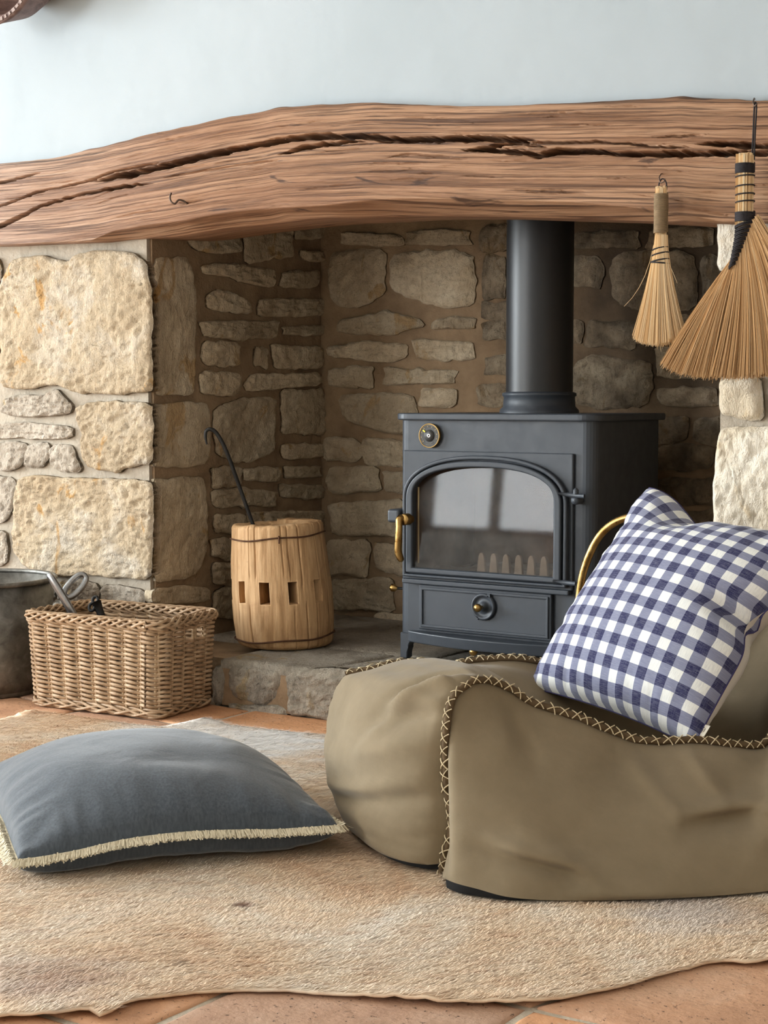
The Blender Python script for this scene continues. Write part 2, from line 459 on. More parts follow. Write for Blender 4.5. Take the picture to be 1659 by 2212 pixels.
# ---- stones: an outline in a wall plane becomes one proud, rough-faced block
def g_stone(poly, plane, at, out, seed, rough=1.0, jit=.0035, step=.008, fine=.0085, grow=.0035, sharp=.006):
    P = np.asarray(poly, float)
    for _ in range(1):
        Q = np.empty((len(P) * 2, 2)); nx = np.roll(P, -1, 0)
        Q[0::2] = P * .82 + nx * .18; Q[1::2] = P * .18 + nx * .82; P = Q
    pts = []
    for a, b in zip(P, np.roll(P, -1, 0)):
        n = max(1, int(np.linalg.norm(b - a) / step))
        for k in range(n): pts.append(a + (b - a) * k / n)
    P = np.array(pts)
    c = np.array([(P[:, 0].min() + P[:, 0].max()) / 2, (P[:, 1].min() + P[:, 1].max()) / 2]) * .5 + P.mean(0) * .5
    d = P - c; rad = np.linalg.norm(d, axis=1)[:, None]; Rm = rad.mean()
    nz = fbm(np.c_[P * 34, np.full(len(P), seed * 2.3)], 3, seed, .6)
    P = P + d / rad * (nz[:, None] * jit * 2.0 + grow)
    # concentric squares mapped on to the outline: even quads, no pole
    start = np.argmin(P[:, 0] + P[:, 1]); P = np.roll(P, -start, 0)
    if np.sum(P[:, 0] * np.roll(P[:, 1], -1) - P[:, 1] * np.roll(P[:, 0], -1)) < 0: P = np.r_[P[:1], P[1:][::-1]]
    Pc = np.r_[P, P[:1]]; al = np.r_[0, np.cumsum(np.linalg.norm(np.diff(Pc, axis=0), axis=1))]; al /= al[-1]
    ext = P.max(0) - P.min(0); asp = ext[0] / (ext[0] + ext[1]) / 2
    n = int(np.clip(max(ext) / fine, 10, 64)); n += n % 2
    t = np.linspace(-1, 1, n + 1); g = np.sign(t) * (1 - (1 - np.abs(t)) ** 1.35)
    A, B = np.meshgrid(g, g, indexing='ij'); s_ = np.maximum(np.abs(A), np.abs(B)); ss = np.where(s_ < 1e-9, 1, s_)
    a_, b_ = A / ss, B / ss
    q = np.where(b_ <= -1 + 1e-9, (a_ + 1) / 2 * asp, np.where(a_ >= 1 - 1e-9, asp + (b_ + 1) / 2 * (.5 - asp), np.where(b_ >= 1 - 1e-9, .5 + (1 - a_) / 2 * asp, .5 + asp + (1 - b_) / 2 * (.5 - asp))))
    q = np.where(s_ < 1e-9, 0, q) % 1.0
    O = np.stack([np.interp(q, al, Pc[:, k]) for k in (0, 1)], -1)
    uvp = (c + (O - c) * s_[..., None]).reshape(-1, 2)
    inset = ((1 - s_) * Rm).ravel()
    h = out * (1 - np.exp(-(inset + .0025) / sharp))
    q3 = np.c_[uvp, np.full(len(uvp), seed * 1.3)]
    rel = .006 * fbm(q3 * 12, 3, seed + 3) + .004 * fbm(q3 * 60, 2, seed + 9, .65) + .0045 * fbm(q3 * 130, 2, seed + 4)
    h = h + rel * rough * np.clip(h / max(out, .001), .2, 1)
    N1 = n + 1; f = grid_faces(N1, N1)
    idx = np.arange(N1 * N1).reshape(N1, N1)
    loop = list(idx[:, 0]) + list(idx[-1, 1:]) + list(idx[-2::-1, -1]) + list(idx[0, -2:0:-1])
    k0 = len(uvp); uvp = np.vstack([uvp, uvp[loop]]); h = np.r_[h, np.full(len(loop), -.022)]
    f = f + [[int(loop[i]), int(loop[(i + 1) % len(loop)]), k0 + (i + 1) % len(loop), k0 + i] for i in range(len(loop))]
    if plane == 'Y': v = np.c_[uvp[:, 0], at - h, uvp[:, 1]]
    elif plane == 'X': v = np.c_[at + h, uvp[:, 0], uvp[:, 1]]
    else: v = np.c_[uvp[:, 0], uvp[:, 1], at + h]
    return v, f
def px_poly(pts, plane, at):
    if plane == 'Y': return [(lambda q: (q[0], q[2]))(PY(x, y, at)) for x, y in pts]
    if plane == 'X': return [(lambda q: (q[1], q[2]))(PX(x, y, at)) for x, y in pts]
    return [(lambda q: (q[0], q[1]))(PZ(x, y, at)) for x, y in pts]
SEED = [1]
def stone(parent, pts, plane, at, mat, out=.014, rough=1.0, jit=.0035, world=False, **kw):
    SEED[0] += 1; sd = SEED[0]
    if len(pts) == 4 and not isinstance(pts[0], (tuple, list)):
        x0, y0, x1, y1 = pts; r = random.Random(sd)
        a = lambda s: r.uniform(-s, s)
        hx, hy = (x1 - x0) * .06, (y1 - y0) * .12
        xm = (x0 + x1) / 2 + a(hx * 3)
        pts = [(x0 + a(hx), y0 + a(hy)), (xm, y0 + a(hy)), (x1 + a(hx), y0 + a(hy) ), (x1 + a(hx), (y0 + y1) / 2),
               (x1 + a(hx), y1 + a(hy)), (xm + a(hx), y1 + a(hy)), (x0 + a(hx), y1 + a(hy)), (x0 + a(hx), (y0 + y1) / 2)]
    poly = pts if world else px_poly(pts, plane, at)
    v, f = g_stone(poly, plane, at, out, sd, rough, jit, **kw)
    return obj('stone', v, f, mat, parent, origin='center')
def z3(L): return [(x * .3618, 500 + y * .3616) for x, y in L]

# left pier
pier = struct('wall_pier', *g_box2((-3.75, YW, 0), (XA - .008, 4.05, 1.33)), M_MORT, 'pale dressed limestone pier left of the stove', 'wall', smooth=False)
for L, mt, o in (
    ([(110, 170), (270, 148), (350, 178), (430, 192), (480, 152), (620, 118), (800, 138), (880, 185), (922, 400), (922, 750), (925, 900), (920, 950), (690, 965), (470, 950), (370, 905), (290, 910), (200, 940), (60, 930), (25, 880), (25, 650), (12, 450), (40, 300), (75, 220)], M_PIER, .022),
    ([(30, 1010), (120, 980), (280, 985), (340, 942), (400, 1000), (440, 1040), (420, 1090), (260, 1100), (100, 1100), (20, 1080)], M_PIERG, .018),
    ([(-40, 1155), (100, 1145), (240, 1150), (440, 1165), (440, 1235), (270, 1240), (180, 1225), (90, 1235), (-40, 1240)], M_PIERG, .014),
    ([(-30, 1275), (80, 1265), (168, 1275), (165, 1330), (140, 1400), (60, 1425), (-30, 1410)], M_PIERG, .016),
    ([(185, 1275), (300, 1275), (305, 1340), (260, 1400), (160, 1400), (170, 1340)], M_PIERG, .016),
    ([(318, 1280), (430, 1275), (450, 1310), (490, 1400), (480, 1430), (400, 1425), (315, 1390)], M_PIERG, .014),
    ([(490, 1050), (560, 1030), (700, 1025), (918, 1030), (922, 1150), (924, 1385), (780, 1392), (720, 1428), (640, 1415), (560, 1402), (520, 1370), (503, 1260), (510, 1190), (478, 1120)], M_PIER, .02),
    ([(140, 1475), (250, 1460), (400, 1480), (560, 1490), (700, 1480), (915, 1495), (924, 1560), (922, 1700), (922, 1900), (918, 2075), (700, 2060), (550, 2040), (380, 2050), (240, 2040), (150, 1970), (100, 1900), (95, 1790), (110, 1650), (125, 1540)], M_PIER, .02),
    ([(-60, 1470), (60, 1465), (100, 1500), (85, 1650), (40, 1730), (-60, 1740)], M_PIERG, .014),
    ([(-60, 1800), (45, 1795), (55, 1880), (40, 1980), (-60, 1985)], M_PIERG, .014),
    ([(360, 2090), (480, 2085), (595, 2110), (590, 2230), (360, 2230)], M_PIERG, .012),
    ([(625, 2110), (740, 2120), (865, 2140), (868, 2250), (620, 2240)], M_PIERG, .012),
    ([(100, 2070), (330, 2085), (335, 2200), (80, 2180)], M_PIERG, .012),
    ([(-60, 150), (5, 170), (18, 240), (-10, 330), (-60, 330)], M_PIERG, .012),
    ([(-60, 400), (-5, 420), (5, 640), (-10, 880), (-60, 880)], M_PIER, .014),
): stone(pier, z3(L), 'Y', YW, mt, o, 1.3 if mt is M_PIER else 1.2, fine=.0065, grow=.006, sharp=.003)
for bx in ((100, 1300, 215, 1400), (222, 1305, 320, 1420), (-60, 1290, 90, 1400), (100, 1410, 210, 1470), (-180, 700, -50, 900), (-200, 920, -40, 1050), (-200, 1070, -50, 1250), (-190, 540, -45, 680)):
    stone(pier, bx, 'Y', YW, M_PIERG, .012)

struct('wall_side', *g_box2((ROOM_L, YW, 0), (-3.75, 4.05, 1.45)), M_PLASTER, 'plain white plastered wall left of the stone pier', 'wall', smooth=False)
# alcove: left cheek, back, right cheek, throat
wl = struct('wall_cheek', *g_box2((XA - .10, YW + .012, 0), (XA, YB + .05, 1.55)), M_MORTD, 'shaded rubble stone cheek of the fireplace recess', 'wall', smooth=False)
for L in ([(322, 562), (395, 557), (412, 580), (420, 640), (418, 845), (400, 852), (322, 850)],
          [(322, 876), (400, 870), (440, 872), (450, 890), (452, 1000), (380, 1008), (322, 1006)],
          [(322, 1040), (380, 1034), (435, 1030), (443, 1060), (445, 1180), (425, 1235), (395, 1250), (322, 1255)],
          [(329, 1272), (395, 1266), (450, 1270), (452, 1300), (329, 1306)]):
    stone(wl, L, 'X', XA, M_ALC, .010, .8)
for L in ((527, 483, 628, 563), (410, 506, 517, 542), (636, 480, 703, 516), (649, 541, 704, 563),
          [(430, 574), (470, 568), (560, 578), (588, 583), (592, 600), (588, 622), (540, 615), (490, 598), (436, 592)],
          (605, 584, 685, 622), [(440, 640), (462, 626), (500, 634), (536, 652), (539, 678), (500, 674), (450, 668)],
          (552, 641, 706, 684), (438, 692, 594, 731), (605, 705, 706, 724), (438, 741, 515, 793), (544, 753, 576, 795),
          (587, 745, 696, 793), (434, 806, 514, 855), [(522, 830), (545, 806), (620, 808), (690, 803), (695, 832), (600, 840), (535, 846)],
          (462, 870, 596, 987), (604, 849, 703, 946), (609, 958, 695, 990), (453, 1012, 520, 1055), (524, 1012, 600, 1040), (611, 1008, 690, 1032),
          (459, 1058, 596, 1095), (604, 1046, 693, 1074), (540, 1104, 700, 1135), (459, 1111, 525, 1150), (455, 1165, 520, 1205), (530, 1150, 610, 1190), (620, 1148, 698, 1195),
          (455, 1218, 560, 1260), (570, 1205, 700, 1250), (455, 1272, 540, 1330), (550, 1262, 640, 1300), (650, 1262, 700, 1320)):
    stone(wl, L, 'X', XA, M_ALC, .013, 1.3, .006)
wb = struct('wall_recess', *g_box2((XA - .1, YB, 0), (XR + .5, YB + .15, 1.6)), M_MORTD, 'shaded rubble stone back of the fireplace recess', 'wall', smooth=False)
for L in ([(715, 548), (760, 542), (833, 540), (834, 600), (835, 632), (800, 655), (770, 664), (722, 655), (712, 610)],
          [(846, 556), (900, 540), (1000, 545), (1026, 560), (1028, 620), (1022, 660), (960, 664), (900, 650), (846, 622)],
          (738, 502, 870, 530), (880, 498, 1016, 528), [(730, 715), (735, 690), (800, 682), (830, 673), (900, 686), (917, 705), (880, 712), (850, 722), (760, 722)],
          (940, 688, 1022, 712), [(706, 750), (745, 745), (790, 738), (850, 742), (881, 745), (880, 770), (840, 786), (780, 775), (715, 772)],
          (898, 735, 1022, 778), (713, 796, 805, 838), (828, 795, 986, 834), [(730, 856), (790, 850), (890, 852), (904, 880), (906, 920), (870, 940), (800, 925), (745, 905)],
          (912, 840, 986, 879), (703, 950, 780, 994), (788, 950, 900, 1006), (714, 1012, 822, 1060), (832, 1020, 900, 1062), (716, 1078, 880, 1160),
          (712, 1172, 800, 1240), (810, 1170, 900, 1235), (715, 1252, 850, 1320), (720, 1332, 800, 1385), (810, 1330, 900, 1385)):
    stone(wb, L, 'Y', YB, M_ALC, .014, 1.3, .006)
for L in ((1045, 560, 1092, 640), (1042, 652, 1100, 690), (1045, 697, 1098, 735), (1050, 770, 1100, 808), (1035, 830, 1100, 880), (1040, 490, 1095, 545),
          (1110, 500, 1230, 560), (1110, 575, 1230, 690), (1110, 705, 1230, 800), (1110, 812, 1230, 880),
          (1239, 555, 1300, 620), [(1320, 560), (1360, 545), (1500, 545), (1508, 600), (1505, 668), (1400, 672), (1330, 655)], (1237, 695, 1258, 743), (1270, 692, 1375, 750),
          (1395, 690, 1540, 745), (1425, 755, 1545, 815), [(1239, 780), (1300, 768), (1400, 780), (1412, 830), (1395, 875), (1300, 885), (1239, 870)], (1429, 834, 1552, 879),
          (1418, 902, 1485, 955), (1500, 900, 1560, 957), (1422, 963, 1540, 1018), (1422, 1028, 1545, 1095), (1422, 1105, 1545, 1170), (1240, 500, 1380, 535), (1400, 495, 1545, 535),
          (1515, 560, 1570, 660), (1300, 900, 1410, 990), (1300, 1000, 1410, 1090)):
    stone(wb, L, 'Y', YB, M_ALCD, .012, 1.4, .006)
struct('wall_flank', *g_box2((XR, YW + .02, 0), (XR + .12, YB + .05, 1.55)), M_MORTD, 'hidden right cheek of the fireplace recess', 'wall', smooth=False)
struct('ceiling_throat', *g_box2((XA - .1, YW + .2, 1.50), (XR + .2, YB + .1, 1.62)), M_SOOT, 'soot black throat above the fireplace recess', 'ceiling', smooth=False)

# right pier
rp = struct('wall_buttress', *g_box2((XR + .006, YW, 0), (ROOM_R, 4.05, 1.31)), M_MORT, 'pale smooth limestone pier behind the large broom', 'wall', smooth=False)
for L, o in (([(1554, 474), (1575, 470), (1700, 472), (1705, 585), (1600, 590), (1552, 580), (1556, 520)], .02),
             ([(1556, 600), (1700, 600), (1705, 800), (1560, 805), (1552, 700)], .02),
             ([(1556, 822), (1600, 815), (1645, 818), (1652, 860), (1650, 905), (1600, 900), (1560, 892)], .022),
             ([(1668, 815), (1760, 815), (1760, 905), (1670, 905)], .016),
             ([(1556, 932), (1600, 926), (1750, 925), (1760, 1160), (1740, 1400), (1545, 1400), (1548, 1180), (1545, 1060)], .024),
             ([(1545, 1415), (1740, 1410), (1740, 1620), (1545, 1620)], .02)):
    stone(rp, L, 'Y', YW, M_RPIER, o, 1.1)

# ---- hearth step
XH0 = PY(466, 1440, YH)[0]
hs = struct('hearth_step', *g_box2((XH0 + .01, YH + .012, 0), (XR + .3, YB + .02, HZ - .018)), M_MORTD, 'low raised stone hearth under the stove', 'hearth', smooth=False)
hb = obj('bed', *g_box2((XA, YW + .02, 0), (XH0 + .02, YB + .02, HZ - .018)), M_MORTD, hs, smooth=False)
for L in ([(467, 1440), (485, 1440), (489, 1460), (486, 1515), (467, 1520)],
          [(503, 1440), (530, 1440), (580, 1444), (610, 1450), (608, 1480), (596, 1508), (575, 1520), (545, 1512), (515, 1506), (502, 1480)],
          [(622, 1452), (660, 1444), (720, 1446), (806, 1452), (806, 1560), (740, 1556), (690, 1548), (628, 1540), (630, 1500)],
          [(500, 1516), (560, 1524), (600, 1520), (622, 1530), (622, 1545), (570, 1542), (500, 1530)],
          (812, 1455, 960, 1560), (975, 1460, 1120, 1580), (1130, 1465, 1300, 1600), (1310, 1470, 1500, 1610), (1510, 1480, 1700, 1640)):
    stone(hs, L, 'Y', YH + .022, M_HEARTH, .022, 1.5, .003)
# flat flags on top of the step
def flag(quad, seed, mat):
    v, f = tile_mesh(quad, seed, .03, 16, .003); v[:, 2] = v[:, 2] * .9 + HZ + .0015
    return obj('flagstone', v, f, mat, hs, origin='center')
YF = [YH + .008, YH + .30, YB]
for row, xs in enumerate(([XH0 + .005, -2.18, -1.84, -1.50, XR + .25], [XA + .005, -2.42, -2.02, -1.62, XR + .25])):
    for a in range(len(xs) - 1):
        sk = .05 if row == 0 else .02
        flag([(xs[a], YF[row]), (xs[a + 1], YF[row]), (xs[a + 1] + (sk if a < len(xs) - 2 else 0), YF[row + 1]), (xs[a] + (sk if a else 0), YF[row + 1])], 50 + row * 9 + a, M_HEARTH)

# ---- the oak lintel
BT = [(-200, 380), (0, 352), (100, 340), (200, 318), (300, 291), (400, 272), (500, 250), (600, 233), (700, 225), (800, 222), (900, 224), (1000, 227), (1100, 228), (1200, 224), (1300, 217), (1400, 213), (1470, 207), (1560, 213), (1659, 217), (1950, 225)]
BC = [(-200, 530), (0, 528), (195, 519), (215, 508), (240, 497), (300, 487), (400, 475), (470, 462), (560, 450), (700, 444), (800, 432), (900, 427), (1000, 428), (1100, 432), (1250, 436), (1350, 445), (1430, 455), (1500, 468), (1560, 478), (1659, 477), (1950, 470)]
BB = [(-200, 534), (0, 531), (60, 527), (200, 522), (330, 515), (430, 500), (520, 490), (640, 477), (760, 473), (840, 470), (1000, 470), (1100, 473), (1300, 478), (1440, 482), (1560, 482), (1659, 480), (1950, 473)]
CR = [ # shakes along the grain: (polyline, half-width px, depth m)
 ([(-120, 530), (0, 487), (51, 461), (101, 438), (177, 418), (253, 403), (334, 395)], 4.0, .03),
 ([(192, 393), (253, 380), (324, 367), (405, 347), (481, 329), (557, 312), (607, 303), (683, 295), (784, 294), (840, 301), (946, 303), (1022, 299), (1164, 303)], 7.5, .05),
 ([(-100, 480), (0, 444), (76, 415), (177, 392), (243, 370), (354, 347)], 2.6, .016),
 ([(997, 324), (1073, 324), (1134, 331), (1169, 337), (1210, 326), (1275, 328), (1351, 332), (1452, 332), (1528, 331), (1659, 331), (1900, 330)], 6.5, .05),
 ([(1030, 322), (1090, 312), (1134, 309), (1190, 318)], 4.0, .03),
 ([(1500, 311), (1554, 311), (1659, 315), (1900, 320)], 7, .045),
 ([(-60, 410), (0, 395), (51, 382), (92, 371)], 3.0, .016),
 ([(600, 336), (658, 318), (759, 306), (800, 305)], 4.5, .035),
 ([(1100, 306), (1200, 308), (1300, 306), (1420, 316), (1500, 318)], 2.6, .02),
 ([(820, 345), (880, 332), (940, 337), (1010, 340)], 1.7, .006),
 ([(330, 388), (420, 372), (520, 356), (620, 345)], 1.8, .007),
 ([(1400, 297), (1520, 292), (1540, 288)], 2.0, .008),
 ([(1050, 452), (1180, 455), (1300, 462), (1420, 470)], 1.8, .006),
]
rr = random.Random(3)
for _ in range(90):
    x0 = rr.uniform(-100, 1700); t = rr.uniform(.04, .96); ln = rr.uniform(40, 190)
    P = []
    for q in range(5):
        x = x0 + ln * q / 4
        a, b = np.interp(x, *zip(*BT)), np.interp(x, *zip(*BC)); P.append((x, a + (b - a) * t + rr.uniform(-1.6, 1.6)))
    CR.append((P, rr.uniform(.9, 1.5), rr.uniform(.002, .005)))
NX, NF, NC = 1150, 165, 12
xs = np.linspace(-200, 1950, NX)
yt = np.interp(xs, *zip(*BT)) + 3 * fbm(np.c_[xs / 60, xs * 0, xs * 0], 3, 5); yc = np.interp(xs, *zip(*BC)); yb = np.interp(xs, *zip(*BB))
k_ = np.ones(9) / 9
yt = np.convolve(np.pad(yt, 4, 'edge'), k_, 'valid'); yc = np.convolve(np.pad(yc, 4, 'edge'), k_, 'valid'); yb = np.convolve(np.pad(yb, 4, 'edge'), k_, 'valid')
tt = np.linspace(0, 1, NF)
ypx = yt[:, None] + (yc - yt)[:, None] * tt[None, :]
D = np.zeros((NX, NF))
for P, hw, dep in CR:
    px, py = np.array(P).T
    inside = (xs >= px[0]) & (xs <= px[-1])
    yc_ = np.interp(xs, px, py) + .9 * fbm(np.c_[xs / 14, xs * 0 + dep * 900, xs * 0], 2, 8) * min(hw, 3)
    tp = np.minimum(1, np.minimum((xs - px[0]) / 45, (px[-1] - xs) / 45)); tp = np.clip(tp, 0.05, 1) * (.75 + .35 * fbm(np.c_[xs / 35, xs * 0 + hw, xs * 0], 2, 3))
    g = np.exp(-(np.abs(ypx - yc_[:, None]) / (hw * tp[:, None] + .3)) ** 5) * dep * 1.6 * inside[:, None] * np.minimum(1, tp[:, None] * 1.4)
    D = np.maximum(D, g)
base = np.array([PY(x, 350, YBEAM) for x in xs])
Xc = base[:, 0]
fz = np.array([base[i].dot(H_) for i in range(NX)])
Zof = lambda y, Y: np.array([PY(x, q, Y)[2] for x, q in zip(xs, y)])
Zt, Zc = Zof(yt, YBEAM), Zof(yc, YBEAM)
dYc = np.clip((yb - yc) / 40.0, 0.02, 1) * .088
Zb = np.array([PY(x, q, YBEAM + d)[2] for x, q, d in zip(xs, yb, dYc)])
Zb = np.minimum(Zb, Zc - .002)
rows = []; vv = []
def addrow(Y, Z, vcoord): rows.append(np.c_[Xc, Y, Z]); vv.append(vcoord)
und = .005 * fbm(np.c_[Xc * 2.5, Xc * 0, Xc * 0], 2, 4)
addrow(np.full(NX, YBEAM + .32), Zt - .004, Zt + .32)
addrow(np.full(NX, YBEAM + .02) + und, Zt + .001, Zt + .02)
for j in range(NF):
    Z = Zt + (Zc - Zt) * tt[j]
    e = .010 * np.exp(-(Zt - Z) / .007) 
    rough = .0028 * fbm(np.c_[Xc * 9, Z * 90, Xc * 0], 3, 12) + .006 * fbm(np.c_[Xc * 3, Z * 9, Xc * 0], 2, 15)
    addrow(YBEAM + D[:, j] + e + und + rough, Z, Z)
for j in range(1, NC + 1):
    q = j / NC
    rough = .0022 * fbm(np.c_[Xc * 9, Zc * 0 + q * 4, Xc * 0], 3, 22) + .004 * fbm(np.c_[Xc * 5, Zc * 0 + q * 2, Xc * 0], 2, 23)
    addrow(YBEAM + und + dYc * q + rough, Zc + (Zb - Zc) * q, Zc + (Zb - Zc) * q - .0)
addrow(np.full(NX, YBEAM + .30), Zb + .012, Zb - .25)
V = np.stack(rows, 1).reshape(-1, 3)
# grain follows the bend of the beam: height measured from its middle line
mid = (Zt + Zb) / 2
UVb = np.stack([np.stack([(Xc - Xc[0]) / 2.4, (vz - mid) * .9 + .3], -1) for vz in vv], 1).reshape(-1, 2)
beam = obj('oak_beam', V, grid_faces(NX, len(rows)), M_OAK, None, uvs=UVb)
tag(beam, 'long weathered oak beam with deep splits spanning the fireplace', 'beam')
# plaster down to the top of the beam
xe = np.concatenate([[ROOM_L], Xc[::25], [ROOM_R]]); ze = np.concatenate([[Zt[0]], Zt[::25], [Zt[-1]]]) - .02
yp, n_ = YBEAM + PL, len(xe)
V = np.vstack([np.c_[xe, np.full(n_, yp), ze], np.c_[xe, np.full(n_, yp), np.full(n_, ROOM_T)], np.c_[xe, np.full(n_, yp + .25), ze], np.c_[xe, np.full(n_, yp + .25), np.full(n_, ROOM_T)]])
Fc = []
for i in range(n_ - 1):
    Fc += [[i, i + 1, n_ + i + 1, n_ + i], [2 * n_ + i, 3 * n_ + i, 3 * n_ + i + 1, 2 * n_ + i + 1], [i, 2 * n_ + i, 2 * n_ + i + 1, i + 1]]
struct('wall_front', V, Fc, M_PLASTER, 'smooth white plastered wall above the oak beam', 'wall', smooth=False)
print('structure done')
# ================================================================== stove
m = Mat('stove_paint', rough=.46, spec=.45); p = m.pos()
m.color(m.ramp(m.noise(p, 9, 4), [(.3, (.036, .044, .056)), (.7, (.045, .054, .068))]))
m.rough(m.ramp(m.noise(p, 30, 4), [(.3, .40), (.7, .55)]))
m.bump(m.noise(p, 700, 2), .10, .0006)
M_STOVE = m.m
M_PIPE = simple('flue_paint', (.016, .017, .019), .42)
m = Mat('brass', lin(190, 155, 95), .30, 1.0); p = m.obj()
m.color(m.ramp(m.noise(p, 45, 5), [(.3, lin(146, 112, 62)), (.7, lin(196, 164, 106))])); m.rough(m.ramp(m.noise(p, 90, 4), [(.3, .24), (.7, .42)]))
M_BRASS = m.m
M_BLACK = simple('black_iron', (.018, .017, .016), .55, 0.3, .5, 0, 0, 60, .25, .002)
m = Mat('firebox_lining', rough=.95); p = m.pos()
m.color(m.ramp(m.noise(p, 14, 5, .6), [(.3, lin(70, 52, 42)), (.7, lin(128, 100, 82))]))
M_BRICK = m.m
M_GRATE = simple('ash_dusted_iron', lin(140, 126, 112), .9, 0, .2, 30, .2)
m = Mat('stove_glass')
gl = m.node('ShaderNodeBsdfGlossy'); gl.inputs['Color'].default_value = (1, 1, 1, 1); gl.inputs['Roughness'].default_value = .035
tr = m.node('ShaderNodeBsdfTransparent'); tr.inputs['Color'].default_value = (.78, .74, .70, 1)
df = m.node('ShaderNodeBsdfDiffuse'); df.inputs['Color'].default_value = (.30, .27, .24, 1)
lw = m.node('ShaderNodeFresnel'); lw.inputs['IOR'].default_value = 1.62
haze = m.ramp(m.noise(m.pos(), 11, 4, .6), [(.35, .04), (.75, .20)])
mx0 = m.node('ShaderNodeMixShader'); m.link(haze, mx0.inputs[0]); m.link(tr.outputs[0], mx0.inputs[1]); m.link(df.outputs[0], mx0.inputs[2])
mx1 = m.node('ShaderNodeMixShader'); m.link(m.math('MULTIPLY', lw.outputs[0], .27), mx1.inputs[0]); m.link(mx0.outputs[0], mx1.inputs[1]); m.link(gl.outputs[0], mx1.inputs[2])
m.link(mx1.outputs[0], m.t.nodes['Material Output'].inputs['Surface'])
M_GLASS = m.m

YS = 3.245
fx = lambda x, y, Y=YS: PY(x, y, Y)[0]
fz_ = lambda x, y, Y=YS: PY(x, y, Y)[2]
SX0, SX1 = fx(860, 1130), fx(1283, 1130)
SY1 = YS + .375
SZ0, SZ1 = fz_(862, 1366), fz_(860, 907)
stove = empty('wood_stove', ((SX0 + SX1) / 2, (YS + SY1) / 2, HZ), 'dark grey cast iron wood stove with arched glass door and flue', 'stove')
def arch(x0, x1, z0, zs, zt, n=40, e=2.35):
    """arched opening: bottom left, bottom right, then over the arch from right to left"""
    cx, hw = (x0 + x1) / 2, (x1 - x0) / 2; P = []
    for k in range(8): P.append((x0 + (x1 - x0) * k / 8, z0))
    for k in range(8): P.append((x1, z0 + (zs - z0) * k / 8))
    for k in range(n + 1):
        a = math.pi * k / n; c, s = math.cos(a), math.sin(a)
        P.append((cx + hw * math.copysign(abs(c) ** (2 / e), c), zs + (zt - zs) * abs(s) ** (2 / e)))
    for k in range(1, 8): P.append((x0, zs + (z0 - zs) * k / 8))
    return P
def rect_like(x0, x1, z0, z1, n=40):
    """a rectangle with as many points as arch(): arch points pushed out to the frame"""
    A = np.array(arch(x0, x1, z0, (z0 + z1) / 2, z1, n, 2.35)); c = np.array([(x0 + x1) / 2, (z0 + z1) / 2]); h = np.array([(x1 - x0) / 2, (z1 - z0) / 2])
    d = A - c; P = c + d / np.max(np.abs(d) / h, axis=1)[:, None]
    for sx in (-1, 1):
        for sz in (-1, 1):
            q = c + h * np.array([sx, sz]); P[np.argmin(np.linalg.norm(P - q, axis=1))] = q
    return [tuple(q) for q in P]
WX0, WX1 = fx(903, 1130), fx(1206, 1130)
WZ0, WZT = (fz_(905, 1226) + fz_(1205, 1243)) / 2, fz_(1050, 1009); WZS = fz_(1050, 1075)
# body: a shell with an arched hole in its front
bR = .03
def round_rect(x0, x1, y0, y1, r, n=6, fr=True):
    P = []
    for (cx, cy, a0, rr_) in ((x1 - r, y0 + r, -90, r), (x1 - .012, y1 - .012, 0, .012), (x0 + .012, y1 - .012, 90, .012), (x0 + r, y0 + r, 180, r)):
        for k in range(n + 1):
            a = math.radians(a0 + 90 * k / n); P.append((cx + rr_ * math.cos(a), cy + rr_ * math.sin(a)))
    return P
L = round_rect(SX0, SX1, YS, SY1, bR)
b = MB(); nL = len(L)
b.add([(x, y, SZ0) for x, y in L] + [(x, y, SZ1) for x, y in L], [[i, (i + 1) % nL, nL + (i + 1) % nL, nL + i] for i in range(nL - 1)] + [list(range(nL))[::-1], [nL + i for i in range(nL)]])
hole = arch(WX0 - .008, WX1 + .008, WZ0 - .008, WZS, WZT + .008)
outr = rect_like(SX0 + bR, SX1 - bR, SZ0, SZ1)
n = len(hole)
b.add([(x, YS, z) for x, z in outr] + [(x, YS, z) for x, z in hole], [[i, (i + 1) % n, n + (i + 1) % n, n + i] for i in range(n)])
obj_body = b.build('body', M_STOVE, stove, smooth=False)
v, f = g_box2((WX0 - .02, YS + .002, WZ0 - .02), (WX1 + .02, SY1 - .06, WZT + .02))
obj('firebox', v, [f[0], f[1], f[3], f[4], f[5]], M_BRICK, stove, smooth=False)
# top plate with rounded corners and overhang
L = round_rect(SX0 - .014, SX1 + .014, YS - .016, SY1 + .01, .05, 8); nL = len(L); zt0, zt1 = SZ1, SZ1 + .017
v = [(x, y, zt0) for x, y in L] + [(x, y, zt1) for x, y in L]
bevel(obj('top_plate', v, [[i, (i + 1) % nL, nL + (i + 1) % nL, nL + i] for i in range(nL)] + [list(range(nL))[::-1], [nL + i for i in range(nL)]], M_STOVE, stove, smooth=False), .004, 3, 60)
# flue
FY = YS + .205
pc = PY(1166, 700, FY); pr = 72.0 / F * pc.dot(H_)
zc = zt1
fl_ = obj('flue_pipe', *g_lathe([(pr, zc + .05), (pr, 1.58)], 64, 'z', (pc[0], pc[1], 0)), M_PIPE, stove)
obj('flue_collar', *g_lathe([(pr + .016, zc), (pr + .015, zc + .008), (pr + .007, zc + .016), (pr + .005, zc + .040), (pr + .009, zc + .044), (pr + .009, zc + .050), (pr, zc + .053)], 64, 'z', (pc[0], pc[1], 0)), M_STOVE, stove)
